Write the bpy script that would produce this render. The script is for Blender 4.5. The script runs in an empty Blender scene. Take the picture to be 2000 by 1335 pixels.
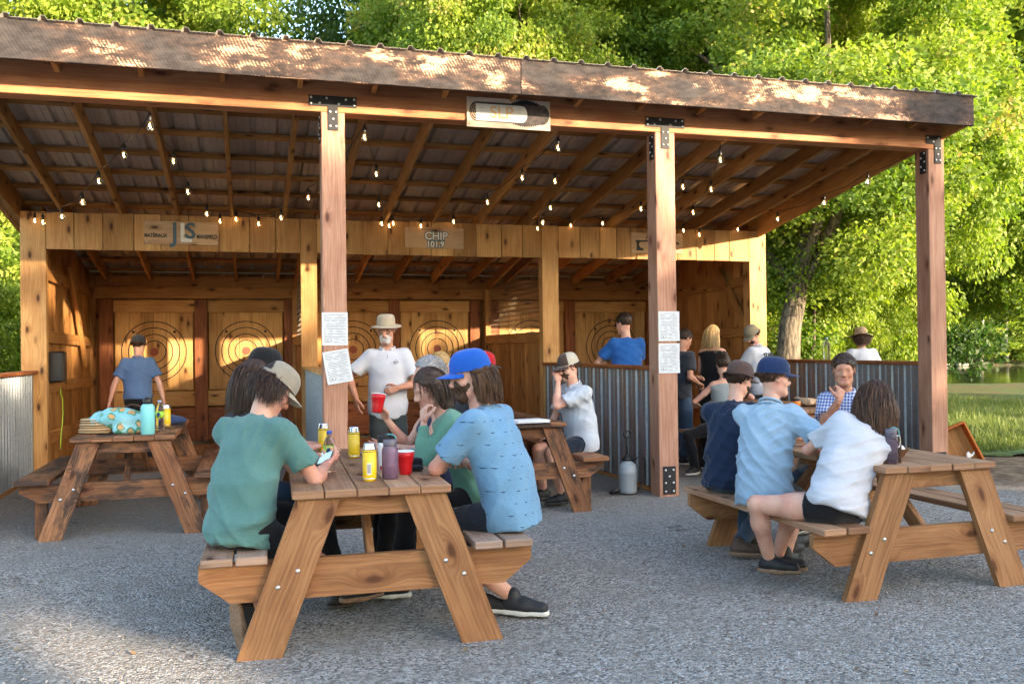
import bpy, math, random
import numpy as np
from mathutils import Vector, Matrix
C = bpy.context.scene.collection
SC = bpy.context.scene
R = math.radians
# ---------------------------------------------------------------- camera
YAW, PITCH, ROLL = .2829, .0072, .0119
def _cam():
    cy, sy = math.cos(YAW), math.sin(YAW)
    r = Vector((cy, -sy, 0)); f0 = Vector((sy, cy, 0)); u0 = Vector((0, 0, 1))
    f = f0*math.cos(PITCH)+u0*math.sin(PITCH); u = u0*math.cos(PITCH)-f0*math.sin(PITCH)
    c, s = math.cos(ROLL), math.sin(ROLL)
    rr = r*c-u*s; uu = r*s+u*c
    m = Matrix(((rr.x, uu.x, -f.x, 0), (rr.y, uu.y, -f.y, 0), (rr.z, uu.z, -f.z, 1.4), (0, 0, 0, 1)))
    cd = bpy.data.cameras.new('camera'); o = bpy.data.objects.new('camera', cd); C.objects.link(o)
    o.matrix_world = m
    cd.sensor_width = 36; cd.sensor_fit = 'HORIZONTAL'; cd.lens = 1761.2/2000*36
    cd.clip_start = .05; cd.clip_end = 2000
    cd.dof.use_dof = False
    SC.camera = o
_cam()
# ---------------------------------------------------------------- sky and sun
SUN = Vector((.65, -1, .27)).normalized()          # direction towards the sun
w = bpy.data.worlds.new('World'); SC.world = w; w.use_nodes = True
nt = w.node_tree; nt.nodes.clear()
sky = nt.nodes.new('ShaderNodeTexSky'); sky.sky_type = 'NISHITA'; sky.sun_disc = False
sky.sun_elevation = math.asin(SUN.z); sky.sun_rotation = math.atan2(SUN.x, SUN.y)
sky.air_density = 1.0; sky.dust_density = 1.5; sky.ozone_density = 1.0
bg = nt.nodes.new('ShaderNodeBackground'); bg.inputs[1].default_value = .15
wo = nt.nodes.new('ShaderNodeOutputWorld')
nt.links.new(sky.outputs[0], bg.inputs[0]); nt.links.new(bg.outputs[0], wo.inputs[0])
sl = bpy.data.lights.new('sun', 'SUN'); sl.energy = 3.0; sl.angle = R(.6); sl.color = (1, .79, .54)
so = bpy.data.objects.new('sun', sl); C.objects.link(so)
so.rotation_euler = SUN.to_track_quat('Z', 'Y').to_euler(); so.location = (10, -15, 8)
SC.view_settings.view_transform = 'Standard'; SC.view_settings.look = 'None'
SC.view_settings.exposure = 2.75; SC.view_settings.gamma = 1
SC.render.film_transparent = False
SC.cycles.max_bounces = 8; SC.cycles.transparent_max_bounces = 8
# ---------------------------------------------------------------- helpers
rnd = random.Random(7)
def tag(o, label=None, cat=None, group=None, kind=None):
    if label: o['label'] = label
    if cat: o['category'] = cat
    if group: o['group'] = group
    if kind: o['kind'] = kind
    return o
def empty(name, loc=(0, 0, 0), rz=0, label=None, cat=None, group=None, parent=None):
    o = bpy.data.objects.new(name, None); C.objects.link(o)
    o.location = loc; o.rotation_euler = (0, 0, rz); o.empty_display_size = .2
    if parent: o.parent = parent
    return tag(o, label, cat, group)
def V(*a): return Vector(a)
class MB:
    """collects shapes; build() links them as one mesh object"""
    def __init__(s):
        s.v = []; s.f = []; s.uv = []; s.mi = []; s.rn = []
    def add(s, vs, fs, uvs=None, mi=0, r=None):
        b = len(s.v); s.v += [tuple(x) for x in vs]
        if r is None: r = rnd.random()
        for i, f in enumerate(fs):
            s.f.append(tuple(b+k for k in f)); s.mi.append(mi); s.rn.append(r)
            s.uv.append(uvs[i] if uvs else [(vs[k][0], vs[k][1]) for k in f])
    def obox(s, c, ax, dims, bev=.003, mi=0, r=None, off=None):
        c = Vector(c); ax = [Vector(a).normalized() for a in ax]; h = [d/2 for d in dims]
        bev = min(bev, min(h)*.45); o = off if off is not None else (rnd.random()*20, rnd.random()*20)
        L = max(range(3), key=lambda i: dims[i])
        vs = []; loc = []; idx = {}
        for sx in (-1, 1):
            for sy in (-1, 1):
                for sz in (-1, 1):
                    sg = (sx, sy, sz)
                    for k in range(3):
                        p = [sg[i]*(h[i]-(0 if i == k else bev)) for i in range(3)]
                        idx[(sg, k)] = len(vs); loc.append(p)
                        vs.append(c+ax[0]*p[0]+ax[1]*p[1]+ax[2]*p[2])
        fs = []
        def sgn(k, a, b, c_): t = [0, 0, 0]; t[k] = a; t[(k+1) % 3] = b; t[(k+2) % 3] = c_; return tuple(t)
        for k in range(3):
            for a in (-1, 1):
                q = [idx[(sgn(k, a, b, c_), k)] for b, c_ in ((-1, -1), (1, -1), (1, 1), (-1, 1))]
                fs.append((k, q if a > 0 else q[::-1]))
            k1, k2 = (k+1) % 3, (k+2) % 3
            for b in (-1, 1):
                for c_ in (-1, 1):
                    p, q = sgn(k, -1, b, c_), sgn(k, 1, b, c_)
                    qd = [idx[(p, k1)], idx[(q, k1)], idx[(q, k2)], idx[(p, k2)]]
                    fs.append((k1, qd if b*c_ < 0 else qd[::-1]))
        for sx in (-1, 1):
            for sy in (-1, 1):
                for sz in (-1, 1):
                    t = [idx[((sx, sy, sz), k)] for k in range(3)]
                    fs.append((0, t if sx*sy*sz > 0 else t[::-1]))
        FF = []; UU = []
        for k, f in fs:
            if k == L: a, b = [i for i in range(3) if i != L]
            else: a = L; b = [i for i in range(3) if i not in (L, k)][0]
            FF.append(f)
            sc = .25 if k == L else 1
            UU.append([(loc[i][a]*sc+o[0], loc[i][b]+o[1]+(.37*k)) for i in f])
        s.add(vs, FF, UU, mi, r)
    def box(s, x0, x1, y0, y1, z0, z1, **k):
        s.obox(((x0+x1)/2, (y0+y1)/2, (z0+z1)/2), ((1, 0, 0), (0, 1, 0), (0, 0, 1)), (abs(x1-x0), abs(y1-y0), abs(z1-z0)), **k)
    def plank(s, p0, p1, w, t, side=(0, 0, 1), **k):
        """board from p0 to p1; w measured along 'side', t across"""
        p0, p1 = Vector(p0), Vector(p1); d = p1-p0; L = d.length; d.normalize()
        sd = Vector(side); sd = (sd-d*sd.dot(d)).normalized(); n = d.cross(sd)
        s.obox((p0+p1)/2, (d, sd, n), (L, w, t), **k)
    def tube(s, pts, rad, n=8, mi=0, cap=True):
        pts = [Vector(p) for p in pts]; rads = rad if hasattr(rad, '__len__') else [rad]*len(pts)
        vs = []; prev = None
        for i, p in enumerate(pts):
            d = (pts[min(i+1, len(pts)-1)]-pts[max(i-1, 0)])
            d = d.normalized() if d.length > 1e-9 else Vector((0, 0, 1))
            if prev is None:
                a = d.cross(Vector((0, 0, 1)) if abs(d.z) < .9 else Vector((1, 0, 0))).normalized()
            else:
                a = prev-d*prev.dot(d)
                a = a.normalized() if a.length > 1e-9 else d.orthogonal().normalized()
            prev = a; b = d.cross(a)
            for j in range(n):
                t = 2*math.pi*j/n; vs.append(p+(a*math.cos(t)+b*math.sin(t))*rads[i])
        fs = []
        for i in range(len(pts)-1):
            for j in range(n):
                k = (j+1) % n; fs.append((i*n+j, i*n+k, (i+1)*n+k, (i+1)*n+j))
        if cap: fs.append(tuple(range(n))[::-1]); fs.append(tuple((len(pts)-1)*n+j for j in range(n)))
        uv = [[(i*.1, 0) for i in range(len(f))] for f in fs]
        s.add(vs, fs, uv, mi)
    def lathe(s, prof, c, n=24, mi=0, ax=(0, 0, 1)):
        """prof: (radius, height) list, around axis ax through c"""
        q = Vector((0, 0, 1)).rotation_difference(Vector(ax).normalized()); c = Vector(c)
        vs = []; fs = []
        for r_, z in prof:
            for j in range(n):
                t = 2*math.pi*j/n; vs.append(c+q @ Vector((r_*math.cos(t), r_*math.sin(t), z)))
        uv = []
        for i in range(len(prof)-1):
            for j in range(n):
                k = (j+1) % n; fs.append((i*n+j, i*n+k, (i+1)*n+k, (i+1)*n+j))
                uv.append([(j/n, prof[i][1]), ((j+1)/n, prof[i][1]), ((j+1)/n, prof[i+1][1]), (j/n, prof[i+1][1])])
        if prof[0][0] > 1e-4: fs.append(tuple(range(n))[::-1]); uv.append([(0, 0)]*n)
        if prof[-1][0] > 1e-4: fs.append(tuple((len(prof)-1)*n+j for j in range(n))); uv.append([(0, 1)]*n)
        s.add(vs, fs, uv, mi)
    def sphere(s, c, r, n=10, mi=0, sc=(1, 1, 1)):
        c = Vector(c); vs = []; fs = []
        for i in range(n+1):
            a = math.pi*i/n
            for j in range(2*n):
                b = math.pi*j/n
                vs.append(c+Vector((r*sc[0]*math.sin(a)*math.cos(b), r*sc[1]*math.sin(a)*math.sin(b), -r*sc[2]*math.cos(a))))
        m = 2*n
        for i in range(n):
            for j in range(m): fs.append((i*m+j, i*m+(j+1) % m, (i+1)*m+(j+1) % m, (i+1)*m+j))
        s.add(vs, fs, [[(0, 0)]*4]*len(fs), mi)
    def build(s, name, mats, parent=None, smooth=False, loc=None):
        me = bpy.data.meshes.new(name); vs = s.v
        if loc is not None: vs = [(a-loc[0], b-loc[1], c-loc[2]) for a, b, c in vs]
        me.from_pydata(vs, [], s.f)
        uvl = me.uv_layers.new(name='UVMap')
        uvl.data.foreach_set('uv', np.array([c for u in s.uv for p in u for c in p], dtype=np.float32))
        at = me.attributes.new('rnd', 'FLOAT', 'FACE'); at.data.foreach_set('value', np.array(s.rn, dtype=np.float32))
        if not isinstance(mats, (list, tuple)): mats = [mats]
        for m in mats: me.materials.append(m)
        me.polygons.foreach_set('material_index', s.mi)
        if smooth: me.polygons.foreach_set('use_smooth', [True]*len(s.f))
        me.update()
        o = bpy.data.objects.new(name, me); C.objects.link(o)
        if parent: o.parent = parent
        if loc is not None: o.location = loc
        return o
def copy_tree(o, parent=None):
    c = o.copy(); C.objects.link(c); c.parent = parent
    for ch in [x for x in bpy.data.objects if x.parent == o]: copy_tree(ch, c)
    return c
# ---------------------------------------------------------------- materials
class N:
    def __init__(s, name):
        s.m = bpy.data.materials.new(name); s.m.use_nodes = True; s.t = s.m.node_tree; s.t.nodes.clear()
        s.o = s('OutputMaterial'); s.b = s('BsdfPrincipled'); s.l(s.b.outputs[0], s.o.inputs[0])
    def __call__(s, t, **k):
        n = s.t.nodes.new('ShaderNode'+t)
        for a, b in k.items():
            setattr(n, a, b)
        return n
    def l(s, a, b): s.t.links.new(a, b)
    def put(s, v, sock):
        if hasattr(v, 'links') or hasattr(v, 'is_output'): s.l(v, sock)
        else: sock.default_value = v
    def math(s, op, a, b=None, c=None, clamp=False):
        n = s('Math', operation=op, use_clamp=clamp); s.put(a, n.inputs[0])
        if b is not None: s.put(b, n.inputs[1])
        if c is not None: s.put(c, n.inputs[2])
        return n.outputs[0]
    def mix(s, f, a, b, mode='MIX'):
        n = s('Mix', data_type='RGBA', blend_type=mode); s.put(f, n.inputs[0])
        s.put(col(a), n.inputs[6]); s.put(col(b), n.inputs[7]); return n.outputs[2]
    def map(s, v, a, b, c=0, d=1, smooth=True):
        n = s('MapRange', interpolation_type='SMOOTHSTEP' if smooth else 'LINEAR')
        s.put(v, n.inputs[0]); n.inputs[1].default_value = a; n.inputs[2].default_value = b
        n.inputs[3].default_value = c; n.inputs[4].default_value = d; return n.outputs[0]
    def noise(s, vec, scale, detail=4, rough=.55, dist=0, out=0):
        n = s('TexNoise'); s.l(vec, n.inputs['Vector']); n.inputs['Scale'].default_value = scale
        n.inputs['Detail'].default_value = detail; n.inputs['Roughness'].default_value = rough
        n.inputs['Distortion'].default_value = dist; return n.outputs[out]
    def xyz(s, x=0., y=0., z=0.):
        n = s('CombineXYZ'); s.put(x, n.inputs[0]); s.put(y, n.inputs[1]); s.put(z, n.inputs[2]); return n.outputs[0]
    def sep(s, v): n = s('SeparateXYZ'); s.l(v, n.inputs[0]); return n.outputs
    def bump(s, h, st=.3, d=.01):
        n = s('Bump'); n.inputs['Strength'].default_value = st; n.inputs['Distance'].default_value = d
        s.l(h, n.inputs['Height']); s.l(n.outputs[0], s.b.inputs['Normal'])
    def base(s, c): s.put(col(c), s.b.inputs['Base Color'])
    def set(s, **k):
        for a, b in k.items(): s.put(b, s.b.inputs[a.replace('_', ' ')])
        return s
def col(c): return (c[0], c[1], c[2], 1) if isinstance(c, (tuple, list)) and len(c) == 3 else c
def plain(name, c, rough=.6, metal=0., spec=.4, **k):
    n = N(name); n.base(c); n.set(Roughness=rough, Metallic=metal); n.b.inputs['Specular IOR Level'].default_value = spec
    n.set(**k); return n.m
def varied(name, c1, c2, scale=6, rough=.7, bump=.2, bscale=60, metal=0., detail=5):
    n = N(name); tc = n('TexCoord').outputs['Object']
    f = n.map(n.noise(tc, scale, detail), .3, .7); n.base(n.mix(f, c1, c2))
    n.set(Roughness=rough, Metallic=metal)
    if bump: n.bump(n.noise(tc, bscale, 3), bump, .005)
    return n.m
def wood(name, c1, c2, knot=(.06, .02, .008), rough=.65, grain=9., knots=1., saw=0., char=None, charc=(.03, .025, .022), var=.35, bump=.25, cthr=(.38, .50)):
    n = N(name); uv = n('UVMap').outputs[0]; u, v, _ = n.sep(uv)
    r = n('Attribute', attribute_name='rnd').outputs['Fac']; rz = n.math('MULTIPLY', r, 37.)
    # knots
    kv = n('TexVoronoi', voronoi_dimensions='2D'); kv.inputs['Scale'].default_value = 1
    n.l(n.xyz(n.math('ADD', n.math('MULTIPLY', u, 2.4), rz), n.math('ADD', n.math('MULTIPLY', v, 6.), n.math('MULTIPLY', rz, 1.7)), 0.), kv.inputs['Vector'])
    d = kv.outputs['Distance']
    big = n.map(d, .42, .0)
    nz = n.noise(n.xyz(n.math('MULTIPLY', u, 1.3), n.math('MULTIPLY', v, 5.), rz), 1.5, 3)
    big = n.math('MULTIPLY', big, n.map(n.sep(kv.outputs['Color'])[0], .45, .58)); warp = n.math('ADD', n.math('MULTIPLY', big, .045*knots), n.math('MULTIPLY', nz, .05))
    gv = n.math('ADD', v, warp)
    g1 = n.noise(n.xyz(n.math('MULTIPLY', u, .8), n.math('MULTIPLY', gv, grain*2.2), rz), 3., 6, .6)
    g2 = n.noise(n.xyz(n.math('MULTIPLY', u, 2.), n.math('MULTIPLY', gv, grain*9), rz), 4., 3, .6)
    ring = n.math('SINE', n.math('MULTIPLY', gv, 300.)); 
    g = n.math('ADD', n.math('MULTIPLY', g1, .75), n.math('ADD', n.math('MULTIPLY', g2, .25), n.math('MULTIPLY', ring, .025)))
    cc = n.mix(n.map(g, .36, .64), c1, c2)
    blot = n.noise(n.xyz(u, n.math('MULTIPLY', v, 2.), rz), 1.6, 4)
    cc = n.mix(n.map(blot, .35, .75), cc, n.mix(1., cc, (.72, .62, .55), 'MULTIPLY'))
    km = n.math('MULTIPLY', n.map(d, .15, .05), n.map(n.sep(kv.outputs['Color'])[0], .50, .58)) if knots else 0.
    if knots: cc = n.mix(n.math('MULTIPLY', km, .9), cc, knot); cc = n.mix(n.math('MULTIPLY', n.math('MULTIPLY', n.map(d, .30, .14), n.map(n.sep(kv.outputs['Color'])[0], .50, .58)), .45), cc, n.mix(1., cc, (.55, .42, .36), 'MULTIPLY'))
    # board to board tone
    tone = n.map(r, 0, 1, 1-var, 1+var*.45, False)
    tn = n.xyz(tone, n.math('POWER', tone, 1.12), n.math('POWER', tone, 1.3))
    cc = n.mix(1., cc, tn, 'MULTIPLY')
    h = g
    if saw:
        sw = n.math('SINE', n.math('ADD', n.math('MULTIPLY', u, 330.), n.math('ADD', n.math('MULTIPLY', v, 160.), n.math('MULTIPLY', nz, 25.))))
        sm = n.math('MULTIPLY', n.math('MULTIPLY', sw, .5*saw), n.map(n.noise(uv, 2.5, 2), .4, .65))
        cc = n.mix(n.map(sm, 0, 1, 0, .35, False), cc, n.mix(1., cc, (.55, .45, .4), 'MULTIPLY'))
        h = n.math('ADD', g, sm)
    if char:
        cn = n.noise(n.xyz(n.math('MULTIPLY', u, 1.), n.math('MULTIPLY', v, 2.6), rz), char, 5, .62)
        cn2 = n.math('ADD', cn, n.math('MULTIPLY', n.math('SUBTRACT', g2, .5), .35))
        if saw: cn2 = n.math('ADD', cn2, n.math('MULTIPLY', sm, .12))
        cn2 = n.math('SUBTRACT', cn2, n.math('MULTIPLY', big, .07))
        cc = n.mix(n.map(cn2, cthr[0], cthr[1], 0, .93), cc, charc)
    n.base(cc); n.set(Roughness=rough); n.b.inputs['Specular IOR Level'].default_value = .3
    n.bump(h, bump, .006)
    return n.m
M = {}
M['pine'] = wood('honey_pine', (.60, .35, .14), (.44, .23, .08), saw=.7)
M['pine_dark'] = wood('aged_pine', (.50, .26, .085), (.34, .155, .045), var=.3)
M['target'] = wood('target_pine', (.66, .39, .15), (.50, .26, .08), saw=0, var=.3)
M['redpost'] = wood('red_stained_board', (.36, .13, .045), (.19, .06, .022), grain=6, var=.2)
M['post'] = wood('stained_timber', (.44, .245, .165), (.31, .155, .10), knot=(.10, .035, .02), var=.05, saw=.35)
M['rafter'] = wood('rafter_spruce', (.50, .27, .085), (.34, .165, .05), var=.4)
def fascia_mat():
    n = N('burnt_board'); u, v, _ = n.sep(n('UVMap').outputs[0]); P_ = lambda a, c, d=0.: n.xyz(n.math('MULTIPLY', u, a), n.math('MULTIPLY', v, c), d)
    warp = n.math('MULTIPLY', n.math('SUBTRACT', n.noise(P_(.8, 2.), 2., 3), .5), .5)
    big = n.noise(n.xyz(n.math('ADD', n.math('MULTIPLY', u, .9), warp), n.math('MULTIPLY', v, 2.4), 3.), 1.7, 3, .55)
    mid = n.noise(P_(2.2, 5., 5.), 3., 9, .72); fin = n.noise(P_(12., 40., 9.), 2., 5, .7)
    sw = n.math('SINE', n.math('ADD', n.math('MULTIPLY', u, 230.), n.math('ADD', n.math('MULTIPLY', v, 130.), n.math('MULTIPLY', warp, 40.))))
    edge = n.map(n.math('ADD', v, n.math('MULTIPLY', n.math('SUBTRACT', mid, .5), .10)), .185, .160)
    kv = n('TexVoronoi'); kv.inputs['Scale'].default_value = 1.; n.l(P_(1.25, 4.2, 2.), kv.inputs['Vector']); kd = kv.outputs['Distance']; knot = n.map(kd, .20, .05)
    m = n.math('ADD', n.math('MULTIPLY', big, 1.15), n.math('ADD', n.math('MULTIPLY', mid, .65), n.math('ADD', n.math('MULTIPLY', fin, .32), n.math('MULTIPLY', n.math('MULTIPLY', sw, .055), n.map(n.noise(P_(1., 2., 11.), 1.4, 2), .42, .6)))))
    m = n.math('ADD', m, n.math('ADD', n.math('MULTIPLY', edge, .22), n.math('MULTIPLY', knot, .16)))
    bare = n.map(m, 1.14, 1.28)
    burn = n.mix(n.map(mid, .35, .65), (.022, .018, .018), n.mix(n.map(big, .4, .6), (.052, .044, .042), (.115, .065, .043)))
    wd = n.mix(n.map(fin, .35, .65), (.36, .20, .12), (.56, .37, .24)); wd = n.mix(n.map(kd, .045, .02), wd, (.16, .06, .03))
    n.base(n.mix(bare, burn, wd)); n.set(Roughness=.8); n.b.inputs['Specular IOR Level'].default_value = .2
    n.bump(n.math('ADD', fin, n.math('MULTIPLY', sw, .25)), .35, .006); return n.m
M['fascia'] = fascia_mat()
M['table'] = wood('stained_cedar', (.37, .19, .085), (.235, .11, .045), knot=(.09, .03, .012), var=.2, knots=1.6)
M['tabletop'] = wood('weathered_planks', (.40, .235, .135), (.27, .145, .08), var=.3)
M['burnt'] = wood('scorched_planks', (.34, .155, .07), (.18, .08, .038), char=2., charc=(.035, .022, .017), var=.3, cthr=(.46, .60))
M['iron'] = plain('black_iron', (.018, .018, .021), .6, 0., .25)
M['bolt'] = plain('zinc_bolt', (.6, .6, .6), .35, 1.)
M['black'] = plain('black_plastic', (.015, .015, .017), .4)
M['galv'] = None
def galvanised(name, c, rough=.38, metal=.85):
    n = N(name); tc = n('TexCoord').outputs['Object']
    a = n.noise(tc, 3, 3); v = n('TexVoronoi'); v.inputs['Scale'].default_value = 60; n.l(tc, v.inputs['Vector'])
    f = n.math('ADD', n.math('MULTIPLY', a, .5), n.math('MULTIPLY', n.sep(v.outputs['Color'])[0], .3))
    n.base(n.mix(n.map(f, .2, .7), tuple(x*.75 for x in c), c)); n.set(Metallic=metal)
    n.put(n.map(a, .3, .7, rough-.08, rough+.15), n.b.inputs['Roughness'])
    return n.m
M['galv'] = galvanised('galvanised_steel', (.30, .33, .36), .45)
M['roofmetal'] = galvanised('roof_steel', (.52, .46, .40), .5, .35)
M['ring'] = plain('black_paint', (.012, .01, .01), .7)
M['bull'] = varied('worn_red_paint', (.30, .04, .022), (.20, .08, .04), 60)
M['white'] = plain('white_paint', (.75, .75, .72), .6)
M['mud'] = varied('dirt_brown', (.16, .10, .06), (.09, .055, .035), 5)
def text(body, size, loc, rot, m, parent, name='lettering', ext=.0008, bold=0., sx=1., align='CENTER', shear=0.):
    cu = bpy.data.curves.new(name, 'FONT'); cu.body = body; cu.size = size; cu.extrude = ext; cu.offset = bold
    cu.align_x = align; cu.align_y = 'CENTER'; cu.shear = shear; cu.resolution_u = 3
    t = bpy.data.objects.new('tmp', cu); C.objects.link(t)
    dg = bpy.context.evaluated_depsgraph_get(); me = bpy.data.meshes.new_from_object(t.evaluated_get(dg))
    bpy.data.objects.remove(t); bpy.data.curves.remove(cu)
    me.name = name; me.materials.clear(); me.materials.append(m)
    o = bpy.data.objects.new(name, me); C.objects.link(o); o.parent = parent
    o.location = loc; o.rotation_euler = rot; o.scale = (sx, 1, 1)
    return o
# ================================================================ SETTING
def ground_mat():
    n = N('gravel'); tc = n('TexCoord').outputs['Object']; x, y, z = n.sep(tc)
    v = n('TexVoronoi'); v.inputs['Scale'].default_value = 74; n.l(tc, v.inputs['Vector'])
    cr = n.sep(v.outputs['Color'])
    v2 = n('TexVoronoi'); v2.inputs['Scale'].default_value = 150; n.l(tc, v2.inputs['Vector'])
    c2 = n.sep(v2.outputs['Color'])
    st = n.math('ADD', n.math('MULTIPLY', cr[0], .6), n.math('MULTIPLY', c2[0], .4))
    big = n.noise(tc, .55, 5, .6); mid = n.noise(tc, 2.6, 5, .65)
    grv = n.mix(n.map(st, .12, .9, smooth=False), (.075, .070, .064), (.48, .45, .41))
    hot = n.map(cr[1], .93, .96); grv = n.mix(n.math('MULTIPLY', hot, .8), grv, (.5, .48, .46))
    tan = n.map(cr[2], .8, .95); grv = n.mix(n.math('MULTIPLY', tan, .5), grv, (.26, .17, .11))
    fine = n.mix(n.map(n.noise(tc, 60, 3), .3, .7), (.20, .18, .155), (.28, .255, .22))
    # packed dust near the shelter
    dm = n.map(n.math('ADD', y, n.math('MULTIPLY', n.math('SUBTRACT', big, .5), 3.)), 6.2, 8.2)
    grv = n.mix(n.math('MULTIPLY', dm, .6), grv, fine)
    grv = n.mix(n.math('MULTIPLY', n.map(mid, .45, .62), .45), grv, fine)
    grv = n.mix(n.map(mid, .40, .30), grv, n.mix(1., grv, (.62, .6, .6), 'MULTIPLY'))
    dirt = n.mix(n.map(n.noise(tc, 5, 5, .7), .35, .65), (.10, .065, .04), (.26, .18, .115))
    e = n.math('SUBTRACT', n.math('ADD', x, n.math('MULTIPLY', n.math('SUBTRACT', mid, .5), 1.2)), n.math('MULTIPLY', n.math('SUBTRACT', 8.5, y), .35))
    grv = n.mix(n.map(e, 6.0, 7.2), grv, dirt)
    n.base(grv); n.set(Roughness=.95); n.b.inputs['Specular IOR Level'].default_value = .2
    h = n.math('ADD', n.math('MULTIPLY', v.outputs['Distance'], -.9), n.math('ADD', n.math('MULTIPLY', v2.outputs['Distance'], -.4), n.math('MULTIPLY', mid, .8)))
    n.bump(h, .8, .02); return n.m
def sheet(name, xs, ys, zf, m, label, kind='structure'):
    nx, ny = len(xs), len(ys); vs = [((*fw(x, y), zf(x, y)) if name == 'far_bank' else (x, y, zf(x, y))) for y in ys for x in xs]
    fs = [(j*nx+i, j*nx+i+1, (j+1)*nx+i+1, (j+1)*nx+i) for j in range(ny-1) for i in range(nx-1)]
    b = MB(); b.add(vs, fs, [[(vs[k][0], vs[k][1]) for k in f] for f in fs]); o = b.build(name, m, smooth=True)
    return tag(o, label, 'ground' if kind else None, kind=kind)
FY_, FX_ = math.cos(YAW), math.sin(YAW)
def fw(a, d): return (a*FY_+d*FX_, -a*FX_+d*FY_)        # lateral, depth as seen from the yard -> world
def dep(x, y): return x*FX_+y*FY_
def hz(x, y): return .007*math.sin(x*2.1+y*.7)+.006*math.sin(y*2.9-x*1.3)+.004*math.sin(x*5.3+y*4.1)
xs = [-400, -120, -40, -20]+[-12+.25*i for i in range(97)]+[15, 18, 21, 24, 27, 30, 34, 38, 44, 50, 60, 120, 400]
ys = [-300, -80, -30, -10]+[0+.25*i for i in range(76)]+[21, 23, 25, 27, 29, 31, 33, 36, 40]
def gz(x, y):
    d = dep(x, y)
    if d < 30: return hz(x, y)-.012 if -12 < x < 12 and 0 < y < 19 else -.01
    return -.01-min(.9, (d-30)*.15)
sheet('ground', xs, ys, gz, ground_mat(), 'grey crushed gravel yard in front of the shelter')
n = N('sawdust'); tc = n('TexCoord').outputs['Object']
n.base(n.mix(n.map(n.noise(tc, 14, 6, .7), .35, .65), (.20, .085, .03), (.44, .23, .09))); n.set(Roughness=.95); n.bump(n.noise(tc, 40, 4), .9, .03)
sheet('sawdust_floor', [-2.4+.3*i for i in range(32)], [11.5+.2*i for i in range(17)], lambda x, y: .03+.02*math.sin(x*3)*math.sin(y*4)+.02*math.sin(7*x+5*y), n.m, 'orange sawdust floor inside the throwing booths')
# lawn
n = N('lawn'); tc = n('TexCoord').outputs['Object']
g = n.mix(n.map(n.noise(tc, 9, 6, .7), .35, .65), (.035, .065, .012), (.10, .15, .03))
n.base(n.mix(n.math('MULTIPLY', n.map(n.noise(tc, .5, 4), .42, .62), .75), g, (.13, .085, .04))); n.set(Roughness=.95); n.bump(n.noise(tc, 50, 3), .8, .03)
LAWN = n.m
def lawn_edge(y): return 8.1+.25*math.sin(y*1.7)+.15*math.sin(y*4.1)+max(0, (9.6-y))*1.2
ly = [8.9+.35*i for i in range(30)]+[20+1.0*i for i in range(15)]
b = MB(); cols = 40; vs = []
for y in ly:
    e = lawn_edge(y)
    for i in range(cols): t = i/(cols-1); vs.append((e+(60-e)*t**2.2, y, .006+.02*min(1, t*30)+(.02*math.sin(y*2+i))*min(1, t*8)+.0-min(.8, max(0, dep(e+(60-e)*t**2.2, y)-31.5)*.14)))
fs = [(j*cols+i, j*cols+i+1, (j+1)*cols+i+1, (j+1)*cols+i) for j in range(len(ly)-1) for i in range(cols-1)]
b.add(vs, fs, [[(0, 0)]*4]*len(fs)); tag(b.build('lawn', LAWN, smooth=True), 'lawn between the gravel yard and the pond', 'lawn', kind='structure')
b = MB(); b.add([(-300, 15.6, .006), (7.6, 15.6, .006), (7.6, 34, -.3), (-300, 34, -.3)], [(0, 1, 2, 3)])
tag(b.build('lawn', LAWN), 'lawn behind the shelter', 'lawn', kind='structure')
# pond
n = N('pond_water'); tc = n('TexCoord').outputs['Object']; n.base((.02, .03, .015)); n.set(Roughness=.06)
n.bump(n.noise(n('Mapping').outputs[0], 1), .0, .001) if 0 else None
mp = n('Mapping'); mp.inputs['Scale'].default_value = (.6, 2.5, 1); n.l(tc, mp.inputs[0]); n.bump(n.noise(mp.outputs[0], 2., 3), .12, .02)
b = MB(); b.add([(*fw(-300, 31.5), -.45), (*fw(300, 31.5), -.45), (*fw(300, 160), -.45), (*fw(-300, 160), -.45)], [(0, 1, 2, 3)]); tag(b.build('pond', n.m), 'still green pond reflecting the trees', 'pond', kind='structure')
def bz(x, y): return -.6+min(1.2, (y-73)*.12)+.25*math.sin(x*.35)+.15*math.sin(x*1.3+y)
sheet('far_bank', [-60+2*i for i in range(120)], [72+3*i for i in range(12)]+[120, 300], bz, LAWN, 'grassy far bank of the pond')
# rocks on the far bank
rk = varied('grey_rock', (.24, .22, .19), (.12, .11, .10), 2)
b = MB(); rr = random.Random(3)
for i in range(14):
    b.sphere((*fw(32+rr.random()*14, 72.6+rr.random()*1.5), -.35), .12+rr.random()*.28, 5, sc=(1.8, 1, .5))
o = b.build('bank_rocks', rk, smooth=True); tag(o, 'pale rocks along the far bank of the pond', 'rocks', kind='stuff')
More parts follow.
